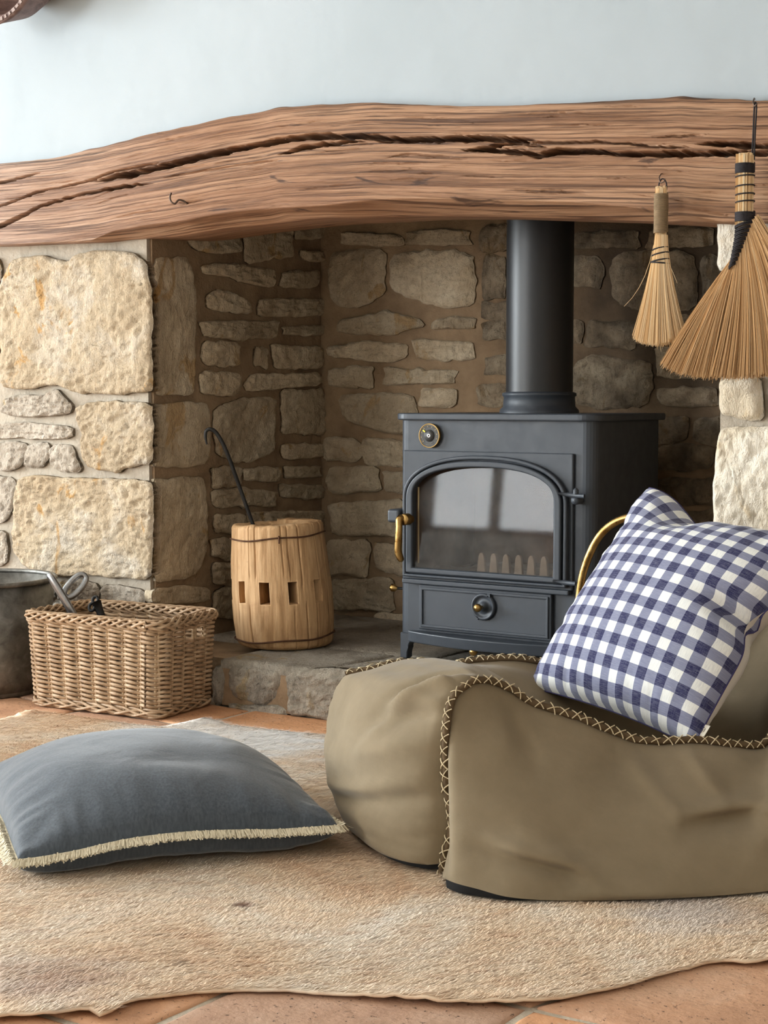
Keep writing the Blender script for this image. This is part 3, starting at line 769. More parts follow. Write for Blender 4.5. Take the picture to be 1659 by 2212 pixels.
# door plate and arched door
plate_o = rect_like(fx(875, 1100), fx(1241, 1100), fz_(1050, 1262), fz_(1050, 976))
bevel(obj('door_plate', *g_ring_extrude(plate_o, arch(WX0 - .006, WX1 + .006, WZ0 - .006, WZS, WZT + .006), YS - .009, YS + .001), M_STOVE, stove, smooth=False), .003, 2)
DX0, DX1 = fx(879, 1130), fx(1233, 1130); DZ0 = fz_(1055, 1256); DZT = fz_(1050, 984); DZS = fz_(1050, 1085)
door = empty('door', ((DX0 + DX1) / 2 - stove.location[0], YS - stove.location[1], DZ0 - stove.location[2])); door.parent = stove
YD = YS - .009
outer = arch(DX0, DX1, DZ0, DZS, DZT); o2 = arch(DX0 + .010, DX1 - .010, DZ0 + .008, DZS, DZT - .010)
o3 = arch(DX0 + .013, DX1 - .013, DZ0 + .011, DZS, DZT - .013); inner = arch(WX0, WX1, WZ0, WZS, WZT)
bevel(obj('door_moulding', *g_ring_extrude(outer, o2, YD - .014, YD + .002), M_STOVE, door, smooth=False), .004, 3)
bevel(obj('door_frame', *g_ring_extrude(o3, inner, YD - .019, YD + .004), M_STOVE, door, smooth=False), .004, 3)
pane = arch(WX0 - .004, WX1 + .004, WZ0 - .004, WZS, WZT + .004)
obj('glass_pane', [(x, YD - .011 + (z - WZ0) * math.tan(math.radians(4.5)), z) for x, z in pane], [list(range(len(pane)))], M_GLASS, door, smooth=False)
obj('rope_seal', *g_tube([(WX0 + .006, YD + .002, WZ0 + .01), (WX0 + .006, YD + .002, WZS + .02)], .0022, 8), simple('rope_seal', lin(190, 170, 130), .8), door)
# handle: keeper block on the body, brass boss and lever on the door
q0, q1 = PY(842, 1099, YS - .02), PY(868, 1129, YS - .02)
bevel(obj('latch_keeper', *g_box2((q0[0], YS - .034, q1[2]), (q1[0], YS + .03, q0[2])), M_STOVE, stove, smooth=False), .007, 3)
hy = YD - .032
hc = PY(875, 1122, hy)
hd = obj('handle_boss', *g_lathe([(.0145, -.02), (.0145, .006), (.012, .009), (0.0005, .010)], 28, 'y', (hc[0], hy, hc[2])), M_BRASS, door)
pts = np.array([PY(x, y, hy - d) for x, y, d in ((874, 1120, .0), (866, 1119, .010), (862, 1124, .016), (862, 1140, .018), (861, 1165, .018), (860, 1190, .016), (864, 1204, .012), (869, 1212, .006))])
v, f = g_tube(catmull(pts, 40), np.interp(np.linspace(0, 1, 40), [0, .15, .35, .8, .93, 1], [.007, .009, .0088, .0098, .008, .004]), 14)
obj('handle_lever', v, f, M_BRASS, door)
# hinges
def hinge(xa, xb, y, pin):
    a, c_ = PY(xa, y, YD - .02), PY(xb, y + 6, YD - .02)
    h = obj('hinge', *g_tube([a, (a + c_) / 2 + np.array([0, -.004, 0]), c_], [.003, .0058, .0048], 10), M_STOVE, door)
    if pin:
        q = PY(1244, 1081, YD - .016)
        obj('hinge_pin', *g_lathe([(.0005, .008), (.009, .007), (.010, .0), (.010, -.02)], 20, 'y', (q[0], q[1], q[2])), M_STOVE, h)
        q = PY(1244, 1062, YD - .022)
        obj('hinge_pin', *g_lathe([(.0065, -.006), (.0065, .004), (.003, .008), (.0005, .0085)], 14, 'z', tuple(q)), M_STOVE, h)
    return h
hinge(1206, 1262, 1066, True); hinge(1195, 1243, 1255, False)
# ledge under the door, ash drawer with spin wheel
q0, q1 = PY(877, 1250, YS), PY(1236, 1279, YS)
b = MB(); zz = (q0[2] + q1[2]) / 2
bevel(obj('door_ledge', *g_box2((q0[0], YS - .020, zz - .008), (q1[0], YS + .001, zz + .004)), M_STOVE, stove, smooth=False), .003, 2)
RX0, RX1, RZ0, RZ1 = fx(910, 1310), fx(1196, 1310), fz_(1052, 1371), fz_(1052, 1272)
dr = empty('air_panel', ((RX0 + RX1) / 2 - stove.location[0], YS - stove.location[1], RZ0 - stove.location[2])); dr.parent = stove
bevel(obj('panel_plate', *g_box2((RX0, YS - .012, RZ0), (RX1, YS + .001, RZ1)), M_STOVE, dr, smooth=False), .003, 2)
ro = [(RX0 + .006, RZ0 + .006), (RX1 - .006, RZ0 + .006), (RX1 - .006, RZ1 - .006), (RX0 + .006, RZ1 - .006)]
ri = [(RX0 + .013, RZ0 + .013), (RX1 - .013, RZ0 + .013), (RX1 - .013, RZ1 - .013), (RX0 + .013, RZ1 - .013)]
bevel(obj('panel_bead', *g_ring_extrude(ro, ri, YS - .016, YS - .010), M_STOVE, dr, smooth=False), .002, 2)
wc = PY(1043, 1311, YS - .02)
obj('spin_wheel', *g_lathe([(.0315, -.008), (.0335, .004), (.031, .008), (.027, .008), (.025, .003), (.012, .004), (.011, .010), (.0005, .011)], 40, 'y', (wc[0], YS - .014, wc[2])), M_STOVE, dr)
obj('wheel_knob', *g_lathe([(.004, 0), (.004, .012), (.009, .016), (.0105, .022), (.008, .028), (.0005, .030)], 24, 'y', (wc[0] - .001, YS - .022, wc[2])), M_BRASS, dr)
for a in (60, 240):
    c_, s_ = math.cos(math.radians(a)) * .033, math.sin(math.radians(a)) * .033
    obj('wheel_stop', *g_box((wc[0] + c_, YS - .015, wc[2] + s_), (.008, .014, .008)), M_STOVE, dr, smooth=False)
# side cheeks beside the panel, bowed ash lip and legs
za, zb = fz_(1050, 1383), fz_(1050, 1400)
lx0, lx1 = fx(886, 1380), fx(1245, 1380); N = 30
xs_ = np.linspace(lx0, lx1, N); bow = -.012 - .045 * np.sin(np.linspace(0, math.pi, N)) ** .8
z_hi, z_lo = fz_(1050, 1376), fz_(1050, 1401)
v = [(x, YS + d, z_hi) for x, d in zip(xs_, bow)] + [(x, YS + d * .9, z_lo) for x, d in zip(xs_, bow)] + [(x, YS + .02, z_hi) for x in xs_] + [(x, YS + .02, z_lo) for x in xs_]
f = []
for i in range(N - 1): f += [[i, N + i, N + i + 1, i + 1], [i, i + 1, 2 * N + i + 1, 2 * N + i], [N + i, 3 * N + i, 3 * N + i + 1, N + i + 1]]
f += [[0, 2 * N, 3 * N, N], [N - 1, 2 * N - 1, 4 * N - 1, 3 * N - 1]]
bevel(obj('ash_lip', v, f, M_STOVE, stove, smooth=False), .003, 2)
def leg(xo, sgn, y0, y1):
    w_ = .052; h0 = z_lo + .006; top = SZ0 + .002
    P = [(0, top), (0, HZ + .002), (.020, HZ + .002), (.021, HZ + .018), (.024, HZ + .03)]
    for k in range(7):
        a = math.pi / 2 * k / 6; P.append((.024 + .028 * (1 - math.cos(a)), HZ + .03 + (h0 - HZ - .03) * math.sin(a)))
    P += [(w_, top)]
    P = [(xo + sgn * x, z) for x, z in P]
    return bevel(obj('leg', *g_prism(P, y0, y1), M_STOVE, stove, smooth=False), .002, 1)
for y0, y1 in ((YS - .006, YS + .02), (SY1 - .04, SY1 - .02)):
    leg(fx(867, 1390), 1, y0, y1); leg(SX1 - .008, -1, y0, y1)
# brass knobs: air slide under the lip, side knob
q = PY(1025, 1407, YS - .035)
kb = obj('damper_rod', *g_tube([(q[0], YS + .05, q[2] + .004), (q[0], YS - .025, q[2])], .004, 10), M_BLACK, stove)
obj('damper_knob', *g_lathe([(.003, -.006), (.008, -.003), (.0108, .004), (.0095, .011), (.005, .0145), (.0005, .0155)], 24, 'y', tuple(q)), M_BRASS, kb)
q = PY(851, 1270, YS + .06)
kb = obj('side_rod', *g_tube([(SX0 + .01, YS + .06, q[2]), (q[0] + .003, YS + .06, q[2])], .0035, 10), M_BLACK, stove)
obj('side_knob', *g_lathe([(.003, .012), (.005, .009), (.0095, .002), (.0105, -.005), (.008, -.009), (.0005, -.010)], 24, 'x', tuple(q)), M_BRASS, kb)
# row of rounded log-guard bars behind the glass, grate and a bed of ash
gw = (WX1 - WX0) * .62 / 7
for k in range(7):
    xc = WX1 - .022 - gw * (6 - k); hw = gw * .30
    P = [(xc - hw * 1.25, WZ0 - .02), (xc + hw * 1.25, WZ0 - .02)]
    for a in range(9):
        t = math.pi * a / 8; P.append((xc + hw * math.cos(t) * .85, WZ0 + .026 + .015 * math.sin(t)))
    bevel(obj('log_guard_bar', *g_prism(P, YS + .035, YS + .045), M_GRATE, stove, smooth=False), .002, 2)
gxs = np.linspace(WX0 - .015, WX1 + .015, 30); gys = np.linspace(YS + .05, SY1 - .065, 20)
v = [(x, y, WZ0 - .015 + .02 * fbm(np.array([x * 20, y * 20, 0]), 3, 2)) for x in gxs for y in gys]
obj('ash_bed', v, grid_faces(30, 20), simple('ash', lin(120, 112, 105), .95, 0, .2, 40, .4), stove)

# ================================================================== stove thermometer
ty = YS - .006
tc = PY(929, 941, ty)
th = empty('stove_thermometer', (tc[0], ty, tc[2] - .031), 'round black and brass magnetic thermometer on the stove front', 'thermometer')
T = (tc[0], ty, tc[2])
obj('rim', *g_lathe([(.0290, -.006), (.0305, .0), (.0305, .004), (.0288, .0055), (.0280, .004)], 48, 'y', T), M_BRASS, th)
dial = obj('dial', *g_lathe([(.0284, .0035), (.0005, .0036)], 48, 'y', T), simple('dial_black', (.016, .016, .015), .45), th)
def arc_band(r0, r1, a0, a1, d, n=30):
    A = [math.radians(a0 + (a1 - a0) * k / n) for k in range(n + 1)]
    v = [(T[0] + r * math.cos(a), ty - d, T[2] + r * math.sin(a)) for r in (r0, r1) for a in A]
    return v, [[i, i + 1, n + 2 + i, n + 1 + i] for i in range(n)]
M_GOLDP = simple('dial_print', lin(128, 112, 80), .5)
M_GREYP = simple('dial_grey', lin(96, 92, 84), .6)
obj('scale_ring', *arc_band(.0275, .0262, -40, 220, .0042), M_GOLDP, dial)
b = MB()
for k in range(27):
    a = math.radians(220 - 260 * k / 26); r0, r1 = (.0205, .0225) if k % 3 else (.0205, .0245)
    c_ = (T[0] + (r0 + r1) / 2 * math.cos(a), ty - .0042, T[2] + (r0 + r1) / 2 * math.sin(a))
    R2 = np.array([[math.cos(a), 0, -math.sin(a)], [0, 1, 0], [math.sin(a), 0, math.cos(a)]])
    b.add(*g_box(c_, (r1 - r0, .0004, .0008 if k % 3 else .0028), R2))
b.build('scale_marks', M_GOLDP, dial, smooth=False)
obj('inner_disc', *g_lathe([(.0150, .0036), (.0150, .0046), (.0005, .0047)], 40, 'y', T), simple('disc_grey', (.035, .034, .032), .5), dial)
b = MB()
for (zz, hw) in ((-.0165, .0090), (-.0195, .0055), (-.0225, .0100)):
    b.add(*g_box((T[0] + .001, ty - .0045, T[2] + zz), (hw * 2, .0004, .0012)))
b.build('small_print', M_GREYP, dial, smooth=False)
obj('hub', *g_lathe([(.0022, .0048), (.0022, .0065), (.0046, .0065), (.0046, .0048)], 24, 'y', T), simple('chrome_white', (.85, .85, .84), .25), th)
a = math.radians(142); R2 = np.array([[math.cos(a), 0, -math.sin(a)], [0, 1, 0], [math.sin(a), 0, math.cos(a)]])
obj('pointer', *g_box((T[0] + .0185 * math.cos(a), ty - .0055, T[2] + .0185 * math.sin(a)), (.0075, .0008, .0036), R2), simple('yellow_print', lin(236, 220, 60), .5), th, smooth=False)

# ================================================================== brass hoop beside the stove
q = PF(1251, 1270, 3.36); hx0, hyq = q[0], q[1]
wq = .29; ztop = PF(1395, 1116, 3.28)[2]
P = [(hx0, hyq, HZ + .004), (hx0 - .003, hyq, HZ + .12), (hx0, hyq, ztop - .19), (hx0 + .012, hyq, ztop - .12), (hx0 + .045, hyq, ztop - .05), (hx0 + .09, hyq, ztop - .012), (hx0 + wq / 2, hyq, ztop)]
P = P + [(2 * hx0 + wq - x, y, z) for x, y, z in P[:-1]][::-1]
hoop = empty('brass_hoop', (hx0 + wq / 2, hyq, HZ), 'curved brass tube hoop rising between stove and gingham cushion', 'fireside stand')
obj('hoop_tube', *g_tube(catmull(P, 80), .0085, 16), M_BRASS, hoop)
for x in (hx0, hx0 + wq): obj('foot', *g_lathe([(.024, HZ + .003), (.022, HZ + .008), (.010, HZ + .014), (.009, HZ + .02)], 24, 'z', (x, hyq, 0)), M_BRASS, hoop)
obj('cross_bar', *g_tube([(hx0, hyq, HZ + .05), (hx0 + wq, hyq, HZ + .05)], .006, 12), M_BRASS, hoop)
# ================================================================== wagon wheel hub
m = Mat('hub_wood', rough=.7, spec=.3); p = m.obj()
gv = m.map(p, (1, 1, .07))
c = m.ramp(m.noise(gv, 60, 6, .6, .5), [(.25, lin(150, 112, 74)), (.45, lin(196, 156, 112)), (.65, lin(212, 174, 130)), (.85, lin(224, 190, 148))])
c = m.mix(m.ramp(m.noise(p, 13, 5, .6, .7), [(.55, 0.0), (.75, .45)]), c, lin(150, 108, 72))
c = m.mix(m.ramp(m.noise(p, 42, 5, .7, .8), [(.66, 0.0), (.74, .6)]), c, lin(84, 56, 36))
m.color(c); m.bump(m.noise(gv, 120, 5, .6, .3), .5, .004); m.bump(m.noise(p, 25, 4), .3, .006)
M_HUB = m.m
M_WIRE = simple('rusty_wire', lin(96, 66, 48), .75, .4, .3, 60, .35)
hubc = PZ(610, 1408, HZ + .0); hubc = hubc + H_ * .125; hubc[2] = HZ + .003
hub = empty('wheel_hub', hubc, 'old wooden wagon wheel hub with rectangular sockets standing on hearth', 'wheel hub')
HH, NA, NZ = .322, 480, 84
ang = np.arange(NA) / NA * 2 * math.pi
zs = np.linspace(0, HH, NZ)
cam_a = math.atan2(-hubc[1], -hubc[0])                  # angle that faces the camera
rel = (ang - cam_a + math.pi) % (2 * math.pi) - math.pi  # + is to the right as seen
t = zs / HH
prof = np.interp(t, [0, .02, .05, .2, .45, .7, .9, .98, 1.0], [.118, .126, .1295, .1335, .134, .129, .1235, .1215, .117])
Rr = prof[None, :] * (1 + .012 * fbm(np.stack([np.cos(ang) * 1.5, np.sin(ang) * 1.5, ang * 0], -1), 2, 3))[:, None]
Rr = Rr + .0022 * fbm(np.stack(np.broadcast_arrays(np.cos(ang)[:, None] * 7, np.sin(ang)[:, None] * 7, zs[None, :] * 9), -1), 3, 7)
holes = []
for k in range(-5, 6): holes.append((math.radians(-1.5 + 32.7 * k) + .26, .118, .062, .0138))
crk = [(-1.05, .2, 1, .006), (-.66, .58, 1, .004), (-.52, .60, 1, .007), (.07, .62, 1, .005), (.20, .58, 1, .005), (.44, .52, 1, .010), (.50, 0, .38, .012), (.74, 0, .46, .011), (.88, .6, 1, .005), (1.15, 0, 1, .008), (.24, .0, .33, .004), (-1.2, 0, .8, .008), (1.9, 0, 1, .01), (2.6, .1, 1, .01), (-2.2, 0, 1, .01), (-.70, 0, .36, .006)]
for a0, t0, t1, dp in crk:
    wob = .012 * fbm(np.stack([t * 5, t * 0 + a0 * 9, t * 0], -1), 2, 6)
    dist = np.abs(rel[:, None] - a0 - wob[None, :])
    on = sm(t0 - .04, t0 + .03, t) * (1 - sm(t1 - .03, t1 + .04, t)) if t1 < 1 else sm(t0 - .04, t0 + .03, t)
    if t0 == 0: on = 1 - sm(t1 - .05, t1 + .02, t) if t1 < 1 else np.ones_like(t)
    Rr = Rr - dp * 1.1 * np.exp(-(dist / .0085) ** 2) * on[None, :]
ztop = HH + .0035 * fbm(np.stack([np.cos(ang) * 3, np.sin(ang) * 3, ang * 0], -1), 3, 31) + .006 * np.sin(rel * .8 + .3)
V = np.stack([np.cos(ang)[:, None] * Rr, np.sin(ang)[:, None] * Rr, zs[None, :] * (ztop / HH)[:, None]], -1)
mask = np.zeros((NA, NZ), bool)
for hc_, hz, hh, hw in holes:
    d = np.abs((rel - hc_ + math.pi) % (2 * math.pi) - math.pi)
    mask |= (d < hw / .128)[:, None] & (np.abs(zs - .150) < hh / 2 - .001)[None, :]
Vf = V.reshape(-1, 3); Ff = []; idx = lambda i, j: (i % NA) * NZ + j
cell = np.zeros((NA, NZ), bool)
for i in range(NA):
    for j in range(NZ - 1):
        hcell = mask[i, j] and mask[(i + 1) % NA, j] and mask[i, j + 1] and mask[(i + 1) % NA, j + 1]
        cell[i, j] = hcell
        if not hcell: Ff.append([idx(i, j), idx(i + 1, j), idx(i + 1, j + 1), idx(i, j + 1)])
# socket walls, sunk towards the axle
inner = V.copy(); inner[..., 0] *= .3; inner[..., 1] *= .3
off = len(Vf); Vall = np.vstack([Vf, inner.reshape(-1, 3)])
for i in range(NA):
    for j in range(NZ - 1):
        if not cell[i, j]: continue
        for (di, dj, e) in ((-1, 0, ((i, j), (i, j + 1))), (1, 0, ((i + 1, j), (i + 1, j + 1))), (0, -1, ((i, j), (i + 1, j))), (0, 1, ((i, j + 1), (i + 1, j + 1)))):
            if 0 <= j + dj < NZ and not cell[(i + di) % NA, j + dj]:
                a_, b_ = idx(*e[0]), idx(*e[1]); Ff.append([a_, b_, off + b_, off + a_])
# top face with bore
tops = []
for rr_ in (.90, .72, .52): tops.append(np.stack([np.cos(ang) * .119 * rr_, np.sin(ang) * .119 * rr_, ztop + .002 - .004 * (1 - rr_) + .002 * fbm(np.stack([np.cos(ang) * 9 * rr_, np.sin(ang) * 9 * rr_, ang * 0], -1), 2, 9)], -1))
tops.append(np.stack([np.cos(ang) * .06, np.sin(ang) * .06, ang * 0 + .19], -1))
prev = [i * NZ + NZ - 1 for i in range(NA)]
for T_ in tops:
    o_ = len(Vall); Vall = np.vstack([Vall, T_]); cur = [o_ + i for i in range(NA)]
    for i in range(NA): Ff.append([prev[i], prev[(i + 1) % NA], cur[(i + 1) % NA], cur[i]])
    prev = cur
Ff.append(prev); Ff.append([i * NZ for i in range(NA)][::-1])
used = np.zeros(len(Vall), bool); used[np.concatenate([np.array(q) for q in Ff])] = True
remap = np.cumsum(used) - 1
LEAN = np.array([R_[0], R_[1], 0]) * -.066
Vall = Vall + Vall[:, 2:3] * LEAN
obj('hub_body', Vall[used], [[int(remap[q]) for q in F_] for F_ in Ff], M_HUB, hub, space='local')
def wire(zf, slope, rad):
    P = []
    for k in range(90):
        a = 2 * math.pi * k / 90; ra = (a - cam_a + math.pi) % (2 * math.pi) - math.pi
        rr_ = np.interp(zf, [0, .05, .2, .45, .7, .9, 1], [.120, .1295, .1335, .134, .129, .1235, .121]) + .0035
        zz = zf * HH + slope * math.sin(ra) + .002 * math.sin(5 * a); P.append((math.cos(a) * rr_ + LEAN[0] * zz, math.sin(a) * rr_ + LEAN[1] * zz, zz))
    return P
w1 = obj('wire_band', *g_tube(wire(.905, .010, 0), .0022, 8, True), M_WIRE, hub, space='local')
obj('wire_band', *g_tube(wire(.075, .008, 0), .0024, 8, True), M_WIRE, hub, space='local')
ka = cam_a + .03
obj('wire_twist', *g_tube([np.array([math.cos(ka) * r0, math.sin(ka) * r0, .905 * HH + d0]) + LEAN * .905 * HH for r0, d0 in ((.131, .008), (.133, 0), (.131, -.012))], .0022, 8), M_WIRE, w1, space='local')
# ---- poker standing in it
fh = float(hubc.dot(H_))
pk = [PF(x, y, fh + d) for x, y, d in ((447, 960, -.03), (444, 945, -.03), (445, 932, -.03), (453, 927, -.03), (464, 932, -.028), (477, 950, -.025), (492, 982, -.02), (506, 1020, -.01), (522, 1065, 0), (540, 1115, .005), (560, 1170, .01), (583, 1230, .015))]
pkp = catmull(np.array(pk), 70)
tag(obj('fire_poker', *g_tube(pkp, np.interp(np.linspace(0, 1, 70), [0, .1, .3, 1], [.0022, .0042, .0055, .0052]), 10), M_BLACK, None, origin='base'),
    'black iron poker with hooked tip standing in wheel hub', 'poker')

# ================================================================== wicker basket
def willow(name, a, b_, c_):
    m = Mat(name, rough=.55, spec=.4); p = m.obj()
    col = m.ramp(m.noise(p, 30, 5, .6), [(.25, a), (.5, b_), (.8, c_)])
    col = m.mix(m.ramp(m.noise(m.map(p, (3, 3, 30)), 9, 4), [(.35, .5), (.55, 0.0)]), col, a)
    m.color(col); m.bump(m.noise(p, 160, 3), .25, .001); return m.m
M_WIL = willow('willow', lin(130, 101, 72), lin(188, 157, 124), lin(216, 193, 163))
M_STK = willow('willow_stake', lin(140, 112, 80), lin(196, 168, 132), lin(220, 198, 166))
bA, bB = PZ(66, 1523, 0), PZ(345, 1556, 0)
axis = (bB - bA); BL = np.linalg.norm(axis); ax = axis / BL
bd = np.array([-ax[1], ax[0], 0])
BW = .232; BH = .246
bc = bA + axis / 2 + bd * BW / 2
bask = empty('wicker_basket', bc, 'rectangular woven willow basket standing on the hide rug edge', 'basket', rotz=math.atan2(ax[1], ax[0]))
def perim(L_, W_, r, n):
    """points round a rounded rectangle, starting at front-left, with arc length"""
    seg = []
    for (cx, cy, a0) in ((L_ / 2 - r, -W_ / 2 + r, -90), (L_ / 2 - r, W_ / 2 - r, 0), (-L_ / 2 + r, W_ / 2 - r, 90), (-L_ / 2 + r, -W_ / 2 + r, 180)):
        for k in range(9):
            a = math.radians(a0 + 90 * k / 8); seg.append((cx + r * math.cos(a), cy + r * math.sin(a)))
    seg = np.array(seg + [seg[0]]); d = np.r_[0, np.cumsum(np.linalg.norm(np.diff(seg, axis=0), axis=1))]
    s = np.linspace(0, d[-1], n, endpoint=False)
    P = np.c_[np.interp(s, d, seg[:, 0]), np.interp(s, d, seg[:, 1])]
    tn = np.roll(P, -1, 0) - np.roll(P, 1, 0); tn /= np.linalg.norm(tn, axis=1)[:, None]
    return P, np.c_[tn[:, 1], -tn[:, 0]], s, d[-1]
dims = lambda z: (BL - .012 + .022 * z / BH, BW - .006 + .020 * z / BH)
NS = 26
for k in range(NS):
    fr_ = (k + .5) / NS
    for dd in (-.004, .004):
        P = []
        for z in np.linspace(.01, BH - .012, 8):
            pp, nn, s, Lp = perim(*dims(z), .03, 400); i = int(fr_ * 400 + dd / Lp * 400) % 400
            P.append((*pp[i], z))
        obj('stake', *g_tube(P, .0034, 6), M_STK, bask, space='local')
rowz = np.linspace(.030, BH - .036, 17)
nseg = NS * 8
for r_i, z0 in enumerate(rowz):
    for ph in (0, 1):
        pp, nn, s, Lp = perim(*dims(z0), .03, nseg)
        u = np.arange(nseg) / 8.0 - .5 + 0.0
        sn = np.sin(math.pi * (u)) * (1 if ph == 0 else -1)
        jz = .0009 * fbm(np.c_[u * .8, u * 0 + r_i * 3.3 + ph * 7, u * 0], 2, 4)
        offs = .0068 * sn
        z = z0 + .0022 * np.cos(math.pi * u) * (1 if ph == 0 else -1) + jz + .0016 * sn
        P = np.c_[pp + nn * offs[:, None], z]
        rad = .0041 * (.80 + .28 * np.abs(sn)) * (1 + .12 * fbm(np.c_[u * .5, u * 0 + r_i * 5 + ph, u * 0], 2, 9))
        xloc = P[:, 0]; yloc = P[:, 1]
        if r_i in (14, 15):     # hand hole in the right-hand end
            gap = (xloc > BL / 2 - .03) & (yloc > -.012) & (yloc < .062)
            if gap.any():
                i1 = np.where(gap)[0]; order = np.roll(np.arange(nseg), -(i1[-1] + 1)); keep = [q for q in order if not gap[q]]
                obj('weaver', *g_tube(P[keep], rad[keep], 6), M_WIL, bask, space='local'); continue
        obj('weaver', *g_tube(P, rad, 6, True), M_WIL, bask, space='local')
def plait(zc, amp, ampz, wl, rad, nst, name, sgn=1, tilt=0.0):
    pp, nn, s, Lp = perim(*dims(zc), .028, 420)
    nw = round(Lp / wl)
    for k in range(nst):
        th_ = 2 * math.pi * (s / Lp * nw + k / nst)
        o_ = amp * np.sin(th_) + .002; z = zc + ampz * np.cos(th_) * sgn + tilt * np.sin(2 * th_)
        obj(name, *g_tube(np.c_[pp + nn * o_[:, None], z], rad * (.9 + .15 * np.sin(th_ * .37 + k)), 6, True), M_WIL, bask, space='local')
plait(BH - .018, .010, .0115, .150, .0042, 5, 'rim_strand')
plait(BH - .014, .012, .0100, .150, .0040, 5, 'rim_strand', -1)
plait(.014, .006, .0085, .16, .0042, 4, 'base_strand')
plait(.011, .008, .0070, .16, .0040, 3, 'base_strand', -1)
L_, W_ = dims(.012)
obj('base_board', *g_box((0, 0, .012), (L_ - .02, W_ - .02, .006)), M_STK, bask, smooth=False, space='local')

# ---- tools in the basket
M_STEEL = simple('brushed_steel', (.36, .37, .38), .34, 1.0, .5, 80, .2)
def loop_pts(c0, c1, wid, nrm, n=40):
    """an elongated closed grip from c0 to c1, wid across, lying in the plane with normal nrm"""
    c0, c1 = np.array(c0), np.array(c1); d = c1 - c0; Lg = np.linalg.norm(d); d /= Lg
    s = np.cross(nrm, d); s /= np.linalg.norm(s); P = []
    for k in range(n):
        a = 2 * math.pi * k / n; ca, sa = math.cos(a), math.sin(a)
        P.append((c0 + c1) / 2 + d * Lg / 2 * math.copysign(abs(ca) ** .8, ca) + s * wid / 2 * math.copysign(abs(sa) ** .8, sa))
    return np.array(P)
fb = float(bc.dot(H_))
b0 = bc + np.array([0, 0, .02])
sh = empty('steel_shears', (*(bc[:2] - ax[:2] * .09), .02), 'pair of grey steel shears, loop handles up, in wicker basket', 'shears')
A0, A1 = PF(166, 1340, fb - .02), PF(108, 1243, fb - .02)
obj('grip', *g_tube(loop_pts(A0, A1, .034, R_ * .95 + H_ * .30), .0084, 10, True), M_STEEL, sh)
B0, B1 = PF(142, 1288, fb - .0), PF(183, 1243, fb + .03)
obj('grip', *g_tube(loop_pts(B0, B1, .030, R_ * .55 - H_ * .4 + np.array([0, 0, .6])), .0075, 10, True), M_STEEL, sh)
obj('blade', *g_tube([A0, PF(176, 1370, fb - .01), (*(bc[:2] - ax[:2] * .05), .03)], [.006, .006, .003], 8), M_STEEL, sh)
obj('blade', *g_tube([B0, PF(150, 1330, fb), (*(bc[:2] - ax[:2] * .08), .03)], [.006, .006, .003], 8), M_STEEL, sh)
T0 = PF(206, 1296, fb + .03); T1 = bc + ax * .03 + np.array([0, 0, .03])
bt = empty('iron_socket', T1, 'black iron tool end with round hole inside wicker basket', 'fire tool')
dv = (T0 - T1) / np.linalg.norm(T0 - T1)
obj('shank', *g_tube([T1, T0 - dv * .03, T0 - dv * .005], [.008, .010, .013], 10), M_BLACK, bt)
ringn = -H_ * .8 - R_ * .2 + np.array([0, 0, .35]); ringn /= np.linalg.norm(ringn)
s1 = np.cross(ringn, [0, 0, 1.0]); s1 /= np.linalg.norm(s1); s2 = np.cross(s1, ringn)
obj('socket_ring', *g_tube([T0 + (s1 * math.cos(a) * .85 + s2 * math.sin(a)) * .0085 for a in np.arange(20) * 2 * math.pi / 20], .0042, 8, True), M_BLACK, bt)
obj('socket_ring', *g_tube([T0 - s2 * .019 + s1 * .006 + (s1 * math.cos(a) * .75 + s2 * math.sin(a)) * .010 for a in np.arange(20) * 2 * math.pi / 20], .0042, 8, True), M_BLACK, bt)

# ================================================================== galvanised tub at the left edge
m = Mat('galvanised_steel', rough=.5, metal=.75); p = m.obj()
m.color(m.ramp(m.noise(p, 26, 6, .65, .6), [(.3, lin(92, 90, 84)), (.55, lin(128, 126, 120)), (.8, lin(160, 160, 156))])); m.rough(m.ramp(m.noise(p, 40, 5), [(.3, .38), (.7, .65)]))
m.bump(m.noise(p, 9, 3), .3, .01)
M_GALV = m.m
tbc = PF(-34, 1500, 4.08); tbc[2] = .001
RZ = PF(0, 1262, 3.9)[2]
tub = empty('metal_tub', tbc, 'weathered galvanised metal tub left of the wicker basket', 'tub')
obj('tub_wall', *g_lathe([(.155, .012), (.160, .010), (.166, .04), (.190, RZ - .012), (.187, RZ - .012), (.163, .045), (.155, .02)], 72, 'z', tuple(tbc)), M_GALV, tub)
obj('tub_base', *g_lathe([(.0005, .02), (.157, .02), (.160, .0), (.152, .0)], 72, 'z', tuple(tbc)), M_GALV, tub)
obj('tub_rim', *g_tube([(tbc[0] + .1915 * math.cos(a), tbc[1] + .1915 * math.sin(a), RZ - .006) for a in np.arange(72) * 2 * math.pi / 72], .0065, 10, True), M_GALV, tub)
for sg in (-1, 1):
    a0 = math.atan2(H_[1], H_[0]) + sg * 1.4
    P = [(tbc[0] + (.196 + .025 * math.sin(u * math.pi)) * math.cos(a0 + (u - .5) * .5), tbc[1] + (.196 + .025 * math.sin(u * math.pi)) * math.sin(a0 + (u - .5) * .5), RZ - .05 + .03 * math.sin(u * math.pi)) for u in np.linspace(0, 1, 14)]
    if sg < 0: continue
    obj('tub_handle', *g_tube(P, .004, 8), M_GALV, tub)

